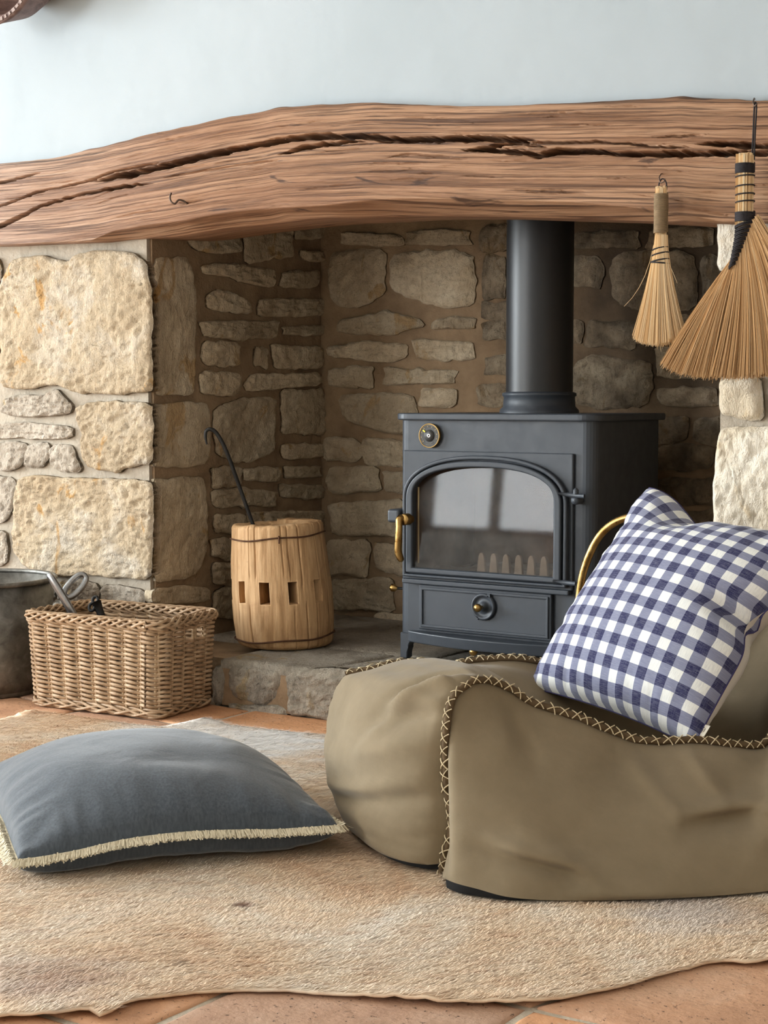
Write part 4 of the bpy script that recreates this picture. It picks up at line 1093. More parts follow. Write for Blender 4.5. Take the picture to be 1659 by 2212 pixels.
# ================================================================== wooden bowl on the wall
m = Mat('bowl_wood', rough=.6, spec=.35); p = m.obj()
m.color(m.ramp(m.noise(m.map(p, (1, 1, 3)), 16, 5, .6, 1.0), [(.3, lin(92, 70, 64)), (.6, lin(128, 103, 95)), (.8, lin(160, 138, 130))])); m.bump(m.noise(p, 40, 4), .5, .004)
M_BOWL = m.m
yb_ = YBEAM + PL - .165
bcn = PY(-12, -89, yb_); brad = 138 / F * bcn.dot(H_)
bw = empty('wall_bowl', (bcn[0], YBEAM + PL, bcn[2]), 'round carved wooden bowl hung high on the white wall', 'bowl')
obj('bowl_shell', *g_lathe([(.05, -.164), (.09, -.155), (.135, -.095), (brad - .006, -.012), (brad, 0.0), (brad - .003, .006), (brad - .014, .008), (brad - .020, .002), (brad - .028, -.012), (.12, -.09), (.07, -.14), (.0005, -.15)], 80, 'y', (bcn[0], yb_, bcn[2])), M_BOWL, bw)
b = MB()
for k in range(64):
    a = 2 * math.pi * k / 64 ; c_ = (bcn[0] + (brad - .009) * math.cos(a), yb_ - .0085, bcn[2] + (brad - .009) * math.sin(a))
    R2 = np.array([[math.cos(a), 0, -math.sin(a)], [0, 1, 0], [math.sin(a), 0, math.cos(a)]])
    b.add(*g_box(c_, (.007 + .004 * random.random(), .0022, .006 + .009 * random.random()), R2))
b.build('carved_rim', simple('worn_rim', lin(150, 128, 118), .6), bw, smooth=False)
# ================================================================== hide rug
def hide_color(m, p):
    st = m.map(p, (1, 1, 1), (0, 0, -PHI - .1))
    big = m.noise(p, 2.6, 4, .6, .8)
    c = m.ramp(big, [(.30, lin(228, 190, 154)), (.46, lin(245, 220, 190)), (.60, lin(251, 236, 216)), (.75, lin(254, 249, 241))])
    fine = m.noise(m.map(st, (14, 60, 14)), 1.0, 4, .65, .6)
    c = m.mix(m.ramp(fine, [(.30, .45), (.50, 0.0)]), c, lin(206, 160, 124))
    c = m.mix(m.ramp(fine, [(.56, 0.0), (.75, .55)]), c, lin(240, 224, 204))
    # natural markings of the hide: a white flank, a dark fleck
    def blob(q, rad, col, c, amt=1.0, soft=.6):
        d = m.node('ShaderNodeVectorMath'); d.operation = 'DISTANCE'; m.link(p, d.inputs[0]); d.inputs[1].default_value = tuple(q)
        w_ = m.math('ADD', d.outputs['Value'], m.math('MULTIPLY', m.math('SUBTRACT', m.noise(m.map(st, (7, 22, 7)), 1.0, 4, .6), .5), rad * 1.9))
        return m.mix(m.math('MULTIPLY', m.ramp(w_, [(rad * soft * .6, 1.0), (min(.99, rad * 1.25), 0.0)]), amt), c, col)
    c = blob(PZ(590, 1600, 0), .24, lin(255, 252, 248), c, 1.0)
    c = blob(PZ(420, 1570, 0), .16, lin(255, 250, 244), c, .9)
    c = blob(PZ(1480, 1975, 0), .11, lin(226, 216, 210), c, .7)
    c = blob(PZ(120, 2130, 0), .10, lin(168, 124, 104), c, .5)
    c = blob(PZ(525, 1964, 0), .016, lin(120, 78, 62), c, .9)
    c = blob(PZ(390, 2092, 0), .013, lin(150, 122, 98), c, .7)
    return c
m = Mat('hide', rough=.8, spec=.2); m.color(hide_color(m, m.pos())); m.bump(m.noise(m.map(m.pos(), (1, 1, 1)), 200, 3), .3, .002)
M_HIDE = m.m
m = Mat('hide_hair', rough=.55, spec=.3)
m.color(m.hsv(hide_color(m, m.pos()), m.ramp(m.node('ShaderNodeNewGeometry').outputs['Random Per Island'], [(0, .80), (1, 1.14)])))
M_HAIR = m.m
edge = [(-420, 2212), (-200, 2230), (0, 2206), (90, 2204), (150, 2196), (195, 2192), (213, 2204), (240, 2196), (265, 2178), (300, 2166), (360, 2158), (420, 2151), (520, 2148), (620, 2146), (720, 2156), (830, 2164), (920, 2172), (1000, 2175), (1090, 2173), (1170, 2168), (1230, 2160), (1290, 2148), (1350, 2135), (1400, 2119), (1470, 2100), (1530, 2086), (1560, 2083), (1610, 2088), (1659, 2084), (1800, 2060), (1960, 1960), (1900, 1800), (1600, 1700), (1200, 1640), (960, 1612), (820, 1604), (700, 1592), (640, 1588), (560, 1580), (500, 1573), (460, 1560), (440, 1556), (400, 1566), (345, 1576), (280, 1568), (200, 1556), (130, 1547), (66, 1541), (30, 1556), (-60, 1570), (-200, 1600), (-330, 1660), (-420, 1800), (-460, 2000)]
E = np.array([PZ(x, y, 0)[:2] for x, y in edge])
pts = []
for a_, b_ in zip(E, np.roll(E, -1, 0)):
    n_ = max(1, int(np.linalg.norm(b_ - a_) / .012))
    for k in range(n_): pts.append(a_ + (b_ - a_) * k / n_)
Eb = np.array(pts); nb = len(Eb)
Eb = Eb + .003 * np.stack([fbm(np.c_[Eb * 40, np.zeros(nb)], 2, 5), fbm(np.c_[Eb * 40, np.ones(nb) * 9], 2, 6)], 1)
def inside(P, poly):
    x, y = P[:, 0], P[:, 1]; r = np.zeros(len(P), bool); q = np.roll(poly, -1, 0)
    for (x0, y0), (x1, y1) in zip(poly, q):
        c_ = ((y0 > y) != (y1 > y)); 
        if y1 != y0: r ^= c_ & (x < (x1 - x0) * (y - y0) / (y1 - y0) + x0)
    return r
lo, hi = Eb.min(0), Eb.max(0)
gx_, gy_ = np.meshgrid(np.arange(lo[0], hi[0], .02), np.arange(lo[1], hi[1], .02)); G = np.c_[gx_.ravel(), gy_.ravel()] + RNG.uniform(-.005, .005, (gx_.size, 2))
G = G[inside(G, E)]
dmin = np.min(np.linalg.norm(G[:, None, :] - Eb[None, ::2, :], axis=2), axis=1); G = G[dmin > .012]
allp = np.vstack([Eb, G])
r_ = delaunay_2d_cdt([Vector(q) for q in allp], [(i, (i + 1) % nb) for i in range(nb)], [list(range(nb))], 1, 1e-6)
V2 = np.array([(q.x, q.y) for q in r_[0]]); T2 = [list(q) for q in r_[2]]
def rug_z(P):
    d = np.min(np.linalg.norm(P[:, None, :] - Eb[None, ::3, :], axis=2), axis=1) if len(P) < 20000 else np.full(len(P), .1)
    wav = fbm(np.c_[P * 3.0, np.zeros(len(P))], 2, 3)
    curl = np.exp(-d / .03) * np.clip(fbm(np.c_[P * 5.0, np.ones(len(P))], 2, 11), 0, 1)
    return .0065 + .003 * wav + .010 * curl
Z2 = rug_z(V2)
rug = obj('hide_rug', np.c_[V2, Z2], T2, M_HIDE, None)
tag(rug, 'tan and cream short haired cowhide rug spread on the tiles', 'rug')
so = rug.modifiers.new('thick', 'SOLIDIFY'); so.thickness = .004; so.offset = -1
# hair: short fibres lying along the hide, only where the photograph can see them
NH = 200000
cand = np.c_[RNG.uniform(lo[0], hi[0], NH * 4), RNG.uniform(lo[1], hi[1], NH * 4)]
f_ = cand @ H_[:2]; r__ = cand @ R_[:2]
vis = (f_ > 1.8) & (f_ < 4.0) & (np.abs(r__ / f_) < .262) & ~((r__ > .12) & (f_ > 2.55) & (r__ < .9) & (f_ < 3.0))
cand = cand[vis]; cand = cand[RNG.random(len(cand)) < np.clip(2.6 / (cand @ H_[:2]) , 0, 1) ** 2]
cand = cand[inside(cand, Eb)][:NH]
from_tri = None
zi = np.empty(len(cand))
# height from the rug surface: nearest mesh vertex
cellsz = .025; keyd = {}
for i, q in enumerate(np.floor(V2 / cellsz).astype(int)): keyd.setdefault((q[0], q[1]), []).append(i)
ck = np.floor(cand / cellsz).astype(int)
for i in range(len(cand)):
    best = None
    for dx in (0, -1, 1):
        for dy in (0, -1, 1):
            L = keyd.get((ck[i, 0] + dx, ck[i, 1] + dy))
            if L: best = L[0]; break
        if best is not None: break
    zi[i] = Z2[best] if best is not None else .0065
n_ = len(cand)
dirn = -PHI * 0 + math.atan2(R_[1], R_[0]) + 1.1 * fbm(np.c_[cand * 2.2, np.zeros(n_)], 2, 21) + RNG.normal(0, .28, n_)
ln = RNG.uniform(.010, .024, n_); dv_ = np.c_[np.cos(dirn), np.sin(dirn)]; sv = np.c_[-np.sin(dirn), np.cos(dirn)] * RNG.uniform(.0004, .0007, n_)[:, None]
tip = cand + dv_ * ln[:, None]; mid_ = cand + dv_ * (ln * .5)[:, None]
hz = RNG.uniform(.0012, .0045, n_)
V = np.stack([np.c_[cand - sv, zi - .0005], np.c_[cand + sv, zi - .0005], np.c_[mid_ + sv * .8, zi + hz], np.c_[mid_ - sv * .8, zi + hz], np.c_[tip, zi + hz * .8]], 1).reshape(-1, 3)
ii = np.arange(n_)[:, None] * 5
me = bpy.data.meshes.new('hair'); Q = (ii + np.array([[0, 1, 2, 3]])); Tt = (ii + np.array([[3, 2, 4]]))
me.from_pydata(V.tolist(), [], Q.tolist() + Tt.tolist()); me.materials.append(M_HAIR)
hr = bpy.data.objects.new('hair', me); COL.objects.link(hr); hr.parent = rug; tag(hr, kind='stuff')

# ================================================================== cushions
def g_cushion(S1, S2, T, n=70, pinch=.055, seed=1, wr=.003, power=.42, dents=(), flat_under=0.0, pbot=None):
    """returns (top verts, bottom verts, faces, uv, seam loop) in local x,y,z; z is the thickness"""
    u = np.linspace(-1, 1, n); u = np.sign(u) * np.abs(u) ** .85
    U, W = np.meshgrid(u, u, indexing='ij')
    X = S1 / 2 * U * (1 - pinch * (1 - W ** 2) * U ** 2); Y = S2 / 2 * W * (1 - pinch * (1 - U ** 2) * W ** 2)
    base = np.clip((1 - U ** 2) * (1 - W ** 2), 0, 1) ** power
    th_ = np.arctan2(W, U); rr_ = np.sqrt(U ** 2 + W ** 2)
    edgew = sm(.55, 1.0, np.maximum(np.abs(U), np.abs(W))) * (1 - np.exp(-(1 - np.maximum(np.abs(U), np.abs(W))) / .04))
    rad_w = fbm(np.stack([np.where(np.abs(U) > np.abs(W), W, U) * 9, np.sign(np.where(np.abs(U) > np.abs(W), U, W)) * 3 + rr_ * .8, U * 0 + seed], -1), 3, seed)
    wrk = wr * 2.2 * rad_w * edgew + wr * fbm(np.stack([X * 9, Y * 9, X * 0 + seed], -1), 3, seed + 2) * base
    top = T / 2 * base + wrk
    bot = -T / 2 * (base if pbot is None else np.clip((1 - U ** 2) * (1 - W ** 2), 0, 1) ** pbot) * (1 - flat_under) - wrk * .5
    for (du, dw, su, sw, amt) in dents: top = top - amt * np.exp(-((U - du) / su) ** 2 - ((W - dw) / sw) ** 2)
    idx = np.arange(n * n).reshape(n, n)
    loop = list(idx[:, 0]) + list(idx[-1, 1:]) + list(idx[-2::-1, -1]) + list(idx[0, -2:0:-1])
    return np.stack([X, Y, top], -1).reshape(-1, 3), np.stack([X, Y, bot], -1).reshape(-1, 3), grid_faces(n, n), np.stack([X, Y], -1).reshape(-1, 2), loop

# ---- grey linen cushion with cream fringe on the rug
m = Mat('grey_linen', rough=.8, spec=.3, sheen=.4); p = m.obj()
wv = m.noise(m.map(p, (1, 1, .2)), 260, 3)
m.color(m.ramp(wv, [(.3, lin(62, 69, 77)), (.7, lin(82, 90, 99))]))
m.bump(m.noise(m.map(p, (1, .25, 1)), 500, 2), .25, .0008); m.bump(m.noise(m.map(p, (.25, 1, 1)), 500, 2), .25, .0008); m.bump(m.noise(p, 14, 4, .55, 1.0), .25, .008)
M_LINEN = m.m
M_FRINGE = simple('cream_fringe', lin(226, 214, 186), .9, 0, .2, 60, .12)
cA, cB = PF(50, 1886, 2.41), PF(716, 1799, 2.56)
cA[2] = .045; cB[2] = .052
ca_x = cB - cA; ca_x[2] = 0; S = np.linalg.norm(ca_x); ca_x /= S
ca_y = np.array([-ca_x[1], ca_x[0], 0])
S2 = .50
cc = cA + ca_x * S / 2 + ca_y * S2 / 2; cc[2] = .0
cush = empty('grey_cushion', cc, 'dark grey linen cushion with cream fringe lying on hide rug', 'cushion', rotz=math.atan2(ca_x[1], ca_x[0]))
ct, cb_, cf, cuv, loop = g_cushion(S + .02, S2 + .02, .164, 84, .028, 4, .0035, .35, ((.25, -.45, .5, .25, .010),), .10, .26)
lift = lambda P: P + np.c_[np.zeros((len(P), 2)), .083 - .030 * sm(.55, 1.25, np.sqrt((P[:, 0] / (S / 2)) ** 2 + (P[:, 1] / (S2 / 2)) ** 2)) - .012 * sm(.3, 1, -P[:, 0] / (S / 2)) * sm(.3, 1, -P[:, 1] / (S2 / 2))]
ct, cb_ = lift(ct), lift(cb_)
for q_ in (ct, cb_): q_[:, 0] -= .108 * (q_[:, 1] + S2 / 2)
cb_[:, 2] = np.maximum(cb_[:, 2], .014)
seam = ct[loop]
b = MB(); b.add(ct, cf); b.add(cb_, [q[::-1] for q in cf])
b.build('cover', M_LINEN, cush, space='local')
# fringe strands round the seam
b = MB(); Ls = np.r_[seam, seam[:1]]; dl = np.r_[0, np.cumsum(np.linalg.norm(np.diff(Ls, axis=0), axis=1))]
Nf = 7000; sp = np.sort(RNG.uniform(0, dl[-1], Nf)); P0 = np.stack([np.interp(sp, dl, Ls[:, k]) for k in range(3)], 1)
cen = np.array([0, 0, P0[:, 2].mean()])
dn_ = P0 - cen; dn_[:, 2] = 0; 
tx = np.stack([np.interp(sp + .004, dl, Ls[:, k], period=dl[-1]) for k in range(3)], 1) - P0; tx /= np.linalg.norm(tx, axis=1)[:, None] + 1e-9
on = np.cross(tx, [0, 0, 1.0]); on *= np.sign((on * dn_).sum(1))[:, None]; on /= np.linalg.norm(on, axis=1)[:, None]
on = on * .8 + dn_ / np.linalg.norm(dn_, axis=1)[:, None] * .35
ln = RNG.uniform(.015, .020, Nf)[:, None]
tipf = P0 + on * ln + RNG.normal(0, .0016, (Nf, 3)) + np.array([0, 0, -.004]); midf = P0 + on * ln * .5 + np.array([0, 0, .0025]) + RNG.normal(0, .0008, (Nf, 3))
wd = tx * .0011; up_ = np.array([0, 0, .0013]) + RNG.normal(0, .0007, (Nf, 3))
V = np.stack([P0 - wd + up_, P0 + wd + up_, midf + wd + up_, midf - wd + up_, tipf + wd, tipf - wd], 1).reshape(-1, 3)
ii = np.arange(Nf)[:, None] * 6
fr = obj('fringe', V, (ii + np.array([[0, 1, 2, 3]])).tolist() + (ii + np.array([[3, 2, 4, 5]])).tolist(), M_FRINGE, cush, space='local', smooth=False)
tag(fr, 'cream brush fringe', kind='stuff')
obj('fringe_tape', *g_tube(np.array(seam) + np.c_[np.zeros((len(seam), 2)), np.full(len(seam), -.001)] , .0042, 8, True), M_FRINGE, cush, space='local')

# ================================================================== canvas floor lounger (bean bag)
m = Mat('olive_canvas', rough=.88, spec=.2, sheen=.15); p = m.obj()
m.color(m.ramp(m.noise(p, 8, 5, .6), [(.3, lin(122, 107, 83)), (.7, lin(140, 124, 99))]))
m.bump(m.noise(p, 420, 2), .15, .0008); m.bump(m.noise(p, 9, 4, .5, .6), .18, .012)
M_CANVAS = m.m
M_PIPING = simple('brown_piping', lin(96, 78, 56), .85, 0, .2, 40, .25)
M_THREAD = simple('cream_thread', lin(214, 196, 160), .8)
M_BASEF = simple('black_base_cloth', (.012, .012, .013), .9)
px = lambda x, y, f: tuple(PF(x, y, f))
rf = lambda r, f, z: tuple(RF(r, f, z))
KN = [px(954, 1903, 2.445), px(966, 1845, 2.45), px(980, 1778, 2.46), px(971, 1700, 2.475), px(967, 1600, 2.49), px(975, 1530, 2.51), px(999, 1489, 2.53), px(1042, 1470, 2.55), px(1095, 1487, 2.56), px(1150, 1519, 2.56),
      px(1250, 1553, 2.56), px(1350, 1593, 2.56), px(1420, 1604, 2.56), px(1500, 1601, 2.56), px(1580, 1609, 2.57), px(1640, 1612, 2.58), px(1672, 1580, 2.60), px(1705, 1480, 2.64), px(1765, 1380, 2.68), px(1850, 1330, 2.70),
      px(1960, 1335, 2.72), px(2060, 1450, 2.72), px(2100, 1680, 2.70), px(2090, 1860, 2.68)]
KF = [rf(-.060, 3.02, .03), rf(-.090, 3.03, .07), rf(-.100, 3.04, .11), rf(-.100, 3.05, .15), rf(-.092, 3.05, .19), rf(-.074, 3.04, .222), px(795, 1452, 3.03), px(850, 1437, 3.03), px(905, 1436, 3.02), px(965, 1444, 3.0),
      px(1040, 1430, 2.99), px(1140, 1430, 2.98), px(1260, 1460, 2.98), px(1400, 1480, 2.98), px(1500, 1470, 2.98), px(1580, 1420, 2.98), px(1650, 1330, 3.0), px(1700, 1240, 3.02), px(1760, 1160, 3.04), px(1850, 1110, 3.05),
      px(1960, 1110, 3.06), px(2060, 1200, 3.06), px(2100, 1450, 3.06), px(2090, 1720, 3.05)]
KB = [rf(-.080, -.055, 0), rf(-.088, -.055, 0), rf(-.09, -.05, 0), rf(-.085, -.04, 0), rf(-.072, -.025, .008), rf(-.052, -.012, .016), rf(-.028, 0, .024), rf(-.01, 0, .026), rf(0, 0, .022), rf(0, 0, .006),
      rf(0, 0, -.03), rf(0, 0, -.07), rf(0, 0, -.10), rf(0, 0, -.11), rf(0, 0, -.11), rf(.02, 0, -.09), rf(.03, 0, -.05), rf(.0, 0, -.02), rf(-.02, 0, .02), rf(0, 0, .04),
      rf(.02, 0, .04), rf(.05, 0, .02), rf(.06, 0, 0), rf(.03, 0, 0)]
NSs, NV = 240, 72
cn, cfar, cbu = catmull(KN, NSs), catmull(KF, NSs), catmull(KB, NSs)
v_ = np.linspace(0, 1, NV)
G = cn[:, None, :] * (1 - v_)[None, :, None] + cfar[:, None, :] * v_[None, :, None] + cbu[:, None, :] * (np.sin(math.pi * v_ ** .75) ** .65)[None, :, None]
# a ridge along the seat front, then the hollow that holds the gingham cushion
si = np.linspace(0, len(KN) - 1, NSs)
hump = np.exp(-((si - 10.6) / 1.3) ** 2)[:, None] * np.exp(-((v_ - .86) / .12) ** 2)[None, :] * .020
G[..., 2] += hump
def normals(G):
    du = np.gradient(G, axis=0); dv = np.gradient(G, axis=1); n_ = np.cross(du, dv); return n_ / (np.linalg.norm(n_, axis=2)[..., None] + 1e-9)
Ng = normals(G)
wr = .006 * fbm(np.stack([si[:, None] * 1.2 + 0 * v_, v_[None, :] * 3 + si[:, None] * .2, si[:, None] * 0 + v_ * 0], -1), 3, 41)
wr = wr + .007 * fbm(np.stack([si[:, None] * 2.6 + v_ * 2, v_[None, :] * 2.0 + 0 * si[:, None], v_ * 0 + 0 * si[:, None]], -1), 2, 43) * (np.exp(-v_ / .22))[None, :]
fold = lambda s0, v0, ss, sv_, a, ang_: a * np.exp(-(((si[:, None] - s0) * math.cos(ang_) * .12 + (v_[None, :] - v0) * math.sin(ang_)) / sv_) ** 2 - ((-(si[:, None] - s0) * math.sin(ang_) * .12 + (v_[None, :] - v0) * math.cos(ang_)) / ss) ** 2)
wr = wr + 1.5 * (fold(2.2, .30, .28, .035, .014, .35) - fold(1.9, .34, .26, .03, .014, .35) + fold(5.2, .12, .22, .03, .010, .9) - fold(5.7, .16, .2, .025, .008, .9) + fold(3.6, .16, .2, .03, .008, .25) - fold(4.3, .2, .2, .03, .008, .3))
damp = np.minimum(1, np.minimum(v_, 1 - v_) / .05)
G = G + Ng * (wr * damp[None, :])[..., None] * np.sign((Ng[20, 30] @ -R_))
G[..., 2] = np.maximum(G[..., 2], .022)
bagc = RF(.42, 2.75, 0)
bag = empty('floor_lounger', bagc, 'large olive canvas floor lounger bag with cross stitched seams on rug', 'beanbag')
obj('gusset', G.reshape(-1, 3), grid_faces(NSs, NV), M_CANVAS, bag)
# side panels
def side(seam_, bottom, bulge, sgn, name, seed):
    n2 = 46; w_ = np.linspace(0, 1, n2)
    Bt = bottom
    P = seam_[:, None, :] * (1 - w_)[None, :, None] + Bt[:, None, :] * w_[None, :, None]
    ht = np.clip(np.linalg.norm(seam_ - Bt, axis=1) / .25, 0, 1)
    near = lambda P_: sm(.0, .13, (P_ - seam_[0]) @ R_)
    P = P + (-H_ * sgn)[None, None, :] * (bulge * ht[:, None] * (np.sin(math.pi * np.clip(w_, 0, 1)) ** .7)[None, :] * near(P) - .010 * (1 - near(P)) * np.sin(math.pi * np.clip(w_, 0, 1))[None, :])[..., None]
    ss = np.linspace(0, 1, len(seam_))
    q = np.stack([P[..., :] @ R_ * 5, P[..., 2] * 6, P[..., 2] * 0 + seed], -1)
    wv = .014 * fbm(q, 3, seed) + .007 * fbm(q * 2.6, 2, seed + 1)
    rr_, zz_ = P @ R_, P[..., 2]
    for (r0, z0, r1, z1, wd_, a_) in ((.13, .095, .33, .05, .012, .012), (.13, .083, .33, .036, .010, -.010), (.22, .10, .36, .02, .012, .008), (.40, .19, .48, .10, .014, .010), (.47, .115, .66, .13, .012, .014), (.48, .10, .64, .105, .014, -.010), (.20, .27, .26, .16, .014, -.006), (.50, .19, .56, .12, .012, .009)):
        dx, dz = r1 - r0, z1 - z0; L2 = dx * dx + dz * dz
        t_ = np.clip(((rr_ - r0) * dx + (zz_ - z0) * dz) / L2, 0, 1)
        d_ = np.hypot(rr_ - r0 - dx * t_, zz_ - z0 - dz * t_); wv = wv + 1.5 * a_ * np.exp(-(d_ / wd_) ** 2) * np.sin(math.pi * np.clip(t_ * .9 + .1, 0, 1))
    dmp = np.minimum(1, np.minimum(w_ / .06, (1 - w_) / .04))[None, :] * ht[:, None] * (.25 + .75 * near(P))
    P = P + (-H_ * sgn)[None, None, :] * (wv * dmp)[..., None]
    P[..., 2] = np.maximum(P[..., 2], .012)
    return P
btm = catmull([tuple(PZ(x, y, z_)) for x, y, z_ in ((956, 1896, .03), (985, 1908, .03), (1030, 1920, .027), (1100, 1938, .02), (1200, 1945, .014), (1350, 1944, .014), (1500, 1938, .014), (1659, 1925, .014), (1850, 1900, .014), (2000, 1880, .014), (2088, 1858, .014))], NSs)
btm[0] = cn[0]
# keep the ruled lines upright: spread the bottom by the seam's sideways position
rs = np.clip((cn @ R_ - cn[0] @ R_) / (cn[-1] @ R_ - cn[0] @ R_), 0, 1); rs = np.maximum.accumulate(rs); rs = rs * .62 + np.linspace(0, 1, NSs) * .38
btn = np.stack([np.interp(rs, np.linspace(0, 1, NSs), btm[:, k]) for k in range(3)], 1); btn[0] = cn[0]
PN = side(cn, btn, .030, 1, 'side_panel', 61)
obj('side_panel', PN.reshape(-1, 3), grid_faces(NSs, PN.shape[1]), M_CANVAS, bag)
bfar = cfar.copy(); bfar[:, 2] = .02; bfar[:, :2] += (H_ * .02)[:2]
PFp = side(cfar, bfar, .03, -1, 'side_panel', 71)
obj('side_panel', PFp.reshape(-1, 3), grid_faces(NSs, PFp.shape[1]), M_CANVAS, bag)
# black base cloth
lp = [G[0, j] for j in range(NV)][::-1] + [b_ for b_ in btn[1:-1:4]] + [G[-1, j] for j in range(0, NV, 3)] + [q for q in bfar[::-1][1:-1:6]]
lp = np.array(lp); ctr = lp.mean(0); nl = len(lp)
d_ = lp - ctr; d_[:, 2] = 0; dd = np.linalg.norm(d_, axis=1)[:, None]
up1 = lp - d_ / dd * .012; up1[:, 2] += .003
l0 = lp - d_ / dd * .009; l0[:, 2] = .0125
l1 = lp - d_ / dd * .04; l1[:, 2] = .0125
ctr[2] = .0125
obj('base_cloth', np.vstack([up1, l0, l1, [ctr]]), grid_faces(3, nl, False, True) + [[2 * nl + i, 2 * nl + (i + 1) % nl, 3 * nl] for i in range(nl)], M_BASEF, bag)
# rolled piping and cross stitches
stm = None
def g_cross(s=.0070):
    b = MB()
    for sg in (-1, 1):
        P = [(sg * s * t_, .0078 * (1 - .55 * t_ * t_) , s * 1.05 * t_) for t_ in np.linspace(-1, 1, 7)]
        b.add(*g_tube(np.array(P) + np.array([0, .0006 * sg, 0]), .00095, 5))
    return np.vstack(b.v), b.f
cvx, cfx = g_cross()
cross_me = mesh('cross_stitch', cvx, cfx, M_THREAD)
def seam_line(curve, i0, i1, outv, name, spacing=.0205):
    C = curve[i0:i1]; C = catmull(C, len(C) * 2)
    offn = np.array([outv(q) for q in range(len(C))])
    C = C + offn * .0055 + .0015 * np.stack([fbm(np.c_[np.arange(len(C)) / 6., np.zeros(len(C)), np.full(len(C), k * 9.)], 2, 5 + k) for k in range(3)], 1)
    pp = obj(name, *g_tube(C, .0062 + .0008 * fbm(np.c_[np.arange(len(C)) / 4., np.zeros(len(C)), np.zeros(len(C))], 2, 2), 10), M_PIPING, bag)
    d = np.r_[0, np.cumsum(np.linalg.norm(np.diff(C, axis=0), axis=1))]
    for s in np.arange(.008, d[-1], spacing):
        i = int(np.clip(np.searchsorted(d, s), 1, len(C) - 2)); t_ = C[i + 1] - C[i - 1]; t_ /= np.linalg.norm(t_)
        o_ = offn[i]; o_ = o_ - t_ * o_.dot(t_); o_ /= np.linalg.norm(o_); s_ = np.cross(o_, t_)
        M4 = Matrix(((s_[0], o_[0], t_[0], C[i][0]), (s_[1], o_[1], t_[1], C[i][1]), (s_[2], o_[2], t_[2], C[i][2]), (0, 0, 0, 1)))
        M4 = M4 @ Matrix.Rotation(random.uniform(-.25, .25), 4, 'Y') @ Matrix.Scale(random.uniform(.9, 1.15), 4)
        x_ = bpy.data.objects.new('cross_stitch', cross_me); COL.objects.link(x_); x_.parent = pp
        x_.matrix_basis = Matrix.Translation(-Vector(world_of(pp).translation)) @ M4
    return pp
sg_up = np.array([0, 0, 1.0])
def out_near(k):
    t_ = k / (2.0 * NSs) * (len(KN) - 1)
    if t_ < 5.5: return (-H_ * .75 - R_ * .65)
    if t_ < 8: 
        q = (t_ - 5.5) / 2.5; return (-H_ * .78 - R_ * .6 * (1 - q) + sg_up * .62 * q)
    return (-H_ * .8 + sg_up * .6)
nn_ = lambda fct: (lambda k: fct(k) / np.linalg.norm(fct(k)))
seam_line(cn, 0, int(NSs * 17.5 / 23), nn_(out_near), 'seam_piping')
i0_ = int(NSs * 5 / 23)
seam_line(cfar, i0_, int(NSs * 12 / 23), nn_(lambda k: sg_up * .9 - H_ * .35), 'seam_piping')

# ================================================================== gingham cushion
m = Mat('gingham', rough=.85, spec=.2, sheen=.15); uv = m.uv()
sp_ = m.node('ShaderNodeSeparateXYZ'); m.link(m.map(uv, (1 / .0425, 1 / .0400, 1)), sp_.inputs[0])
def stripe(s):
    f_ = m.math('FRACT', m.math('ADD', s, 100.0)); return m.math('LESS_THAN', f_, .5)
s1_, s2_ = stripe(sp_.outputs[0]), stripe(sp_.outputs[1])
thr = m.noise(m.map(uv, (900, 60, 1)), 1.0, 3, .6); thr2 = m.noise(m.map(uv, (60, 900, 1)), 1.0, 3, .6)
navy, white = lin(28, 28, 74), lin(236, 236, 230)
tot = m.math('MULTIPLY', m.math('ADD', s1_, s2_), .5)
cx_ = m.ramp(tot, [(0.0, white), (.5, lin(128, 131, 154)), (1.0, navy)])
cx_ = m.mix(m.math('MULTIPLY', m.ramp(thr, [(.35, 1.0), (.55, 0.0)]), .22), cx_, lin(122, 125, 150))
cx_ = m.mix(m.math('MULTIPLY', m.ramp(thr2, [(.45, 0.0), (.7, 1.0)]), .18), cx_, lin(210, 212, 222))
m.color(cx_); m.bump(m.noise(m.map(uv, (700, 700, 1)), 1.0, 2), .25, .0008); m.bump(m.noise(uv, 16, 3, .5, .8), .25, .006)
M_GING = m.m
m = Mat('white_linen', lin(214, 208, 198), .85, 0, .2, .1); m.bump(m.noise(m.obj(), 420, 2), .2, .0008); M_WLIN = m.m
gL, gB, gT = PF(1136, 1476, 2.95), PF(1482, 1600, 2.585), PF(1424, 1072, 3.06)
e1 = gB - gL; e2 = gT - gL; l1_, l2_ = np.linalg.norm(e1), np.linalg.norm(e2)
e1 /= l1_; e2 = e2 - e1 * e2.dot(e1); e2 /= np.linalg.norm(e2); e3 = np.cross(e1, e2)
if e3 @ -R_ < 0: e3 = -e3
gc = (gL + gB) / 2 + (gT - gL) / 2
ct, cb2, cf, cuv, loop = g_cushion(l1_ + .012, l2_ + .012, .20, 90, .05, 15, .0035, .50, ((.9, .05, .28, .07, .030),))
def ging(P, front):
    u_, w_ = P[:, 0] / (l1_ / 2), P[:, 1] / (l2_ / 2)
    P = P.copy()
    P[:, 1] -= .040 * np.exp(-((u_ + .28) / .30) ** 2) * sm(.35, 1.0, w_)           # chopped top edge
    P[:, 1] -= .034 * sm(-.35, .3, u_) * sm(.2, 1.0, w_)
    P[:, 0] -= .030 * np.exp(-((w_ - .02) / .16) ** 2) * sm(.55, 1.0, u_)           # crease in the near edge
    P[:, 2] += .020 * np.exp(-((u_ + .9) / .3) ** 2 - ((w_ - .9) / .35) ** 2) - .02 * sm(.4, 1, w_) * np.exp(-((u_ + .28) / .25) ** 2)
    return P
FT, FB = ging(ct, True), ging(cb2, False)
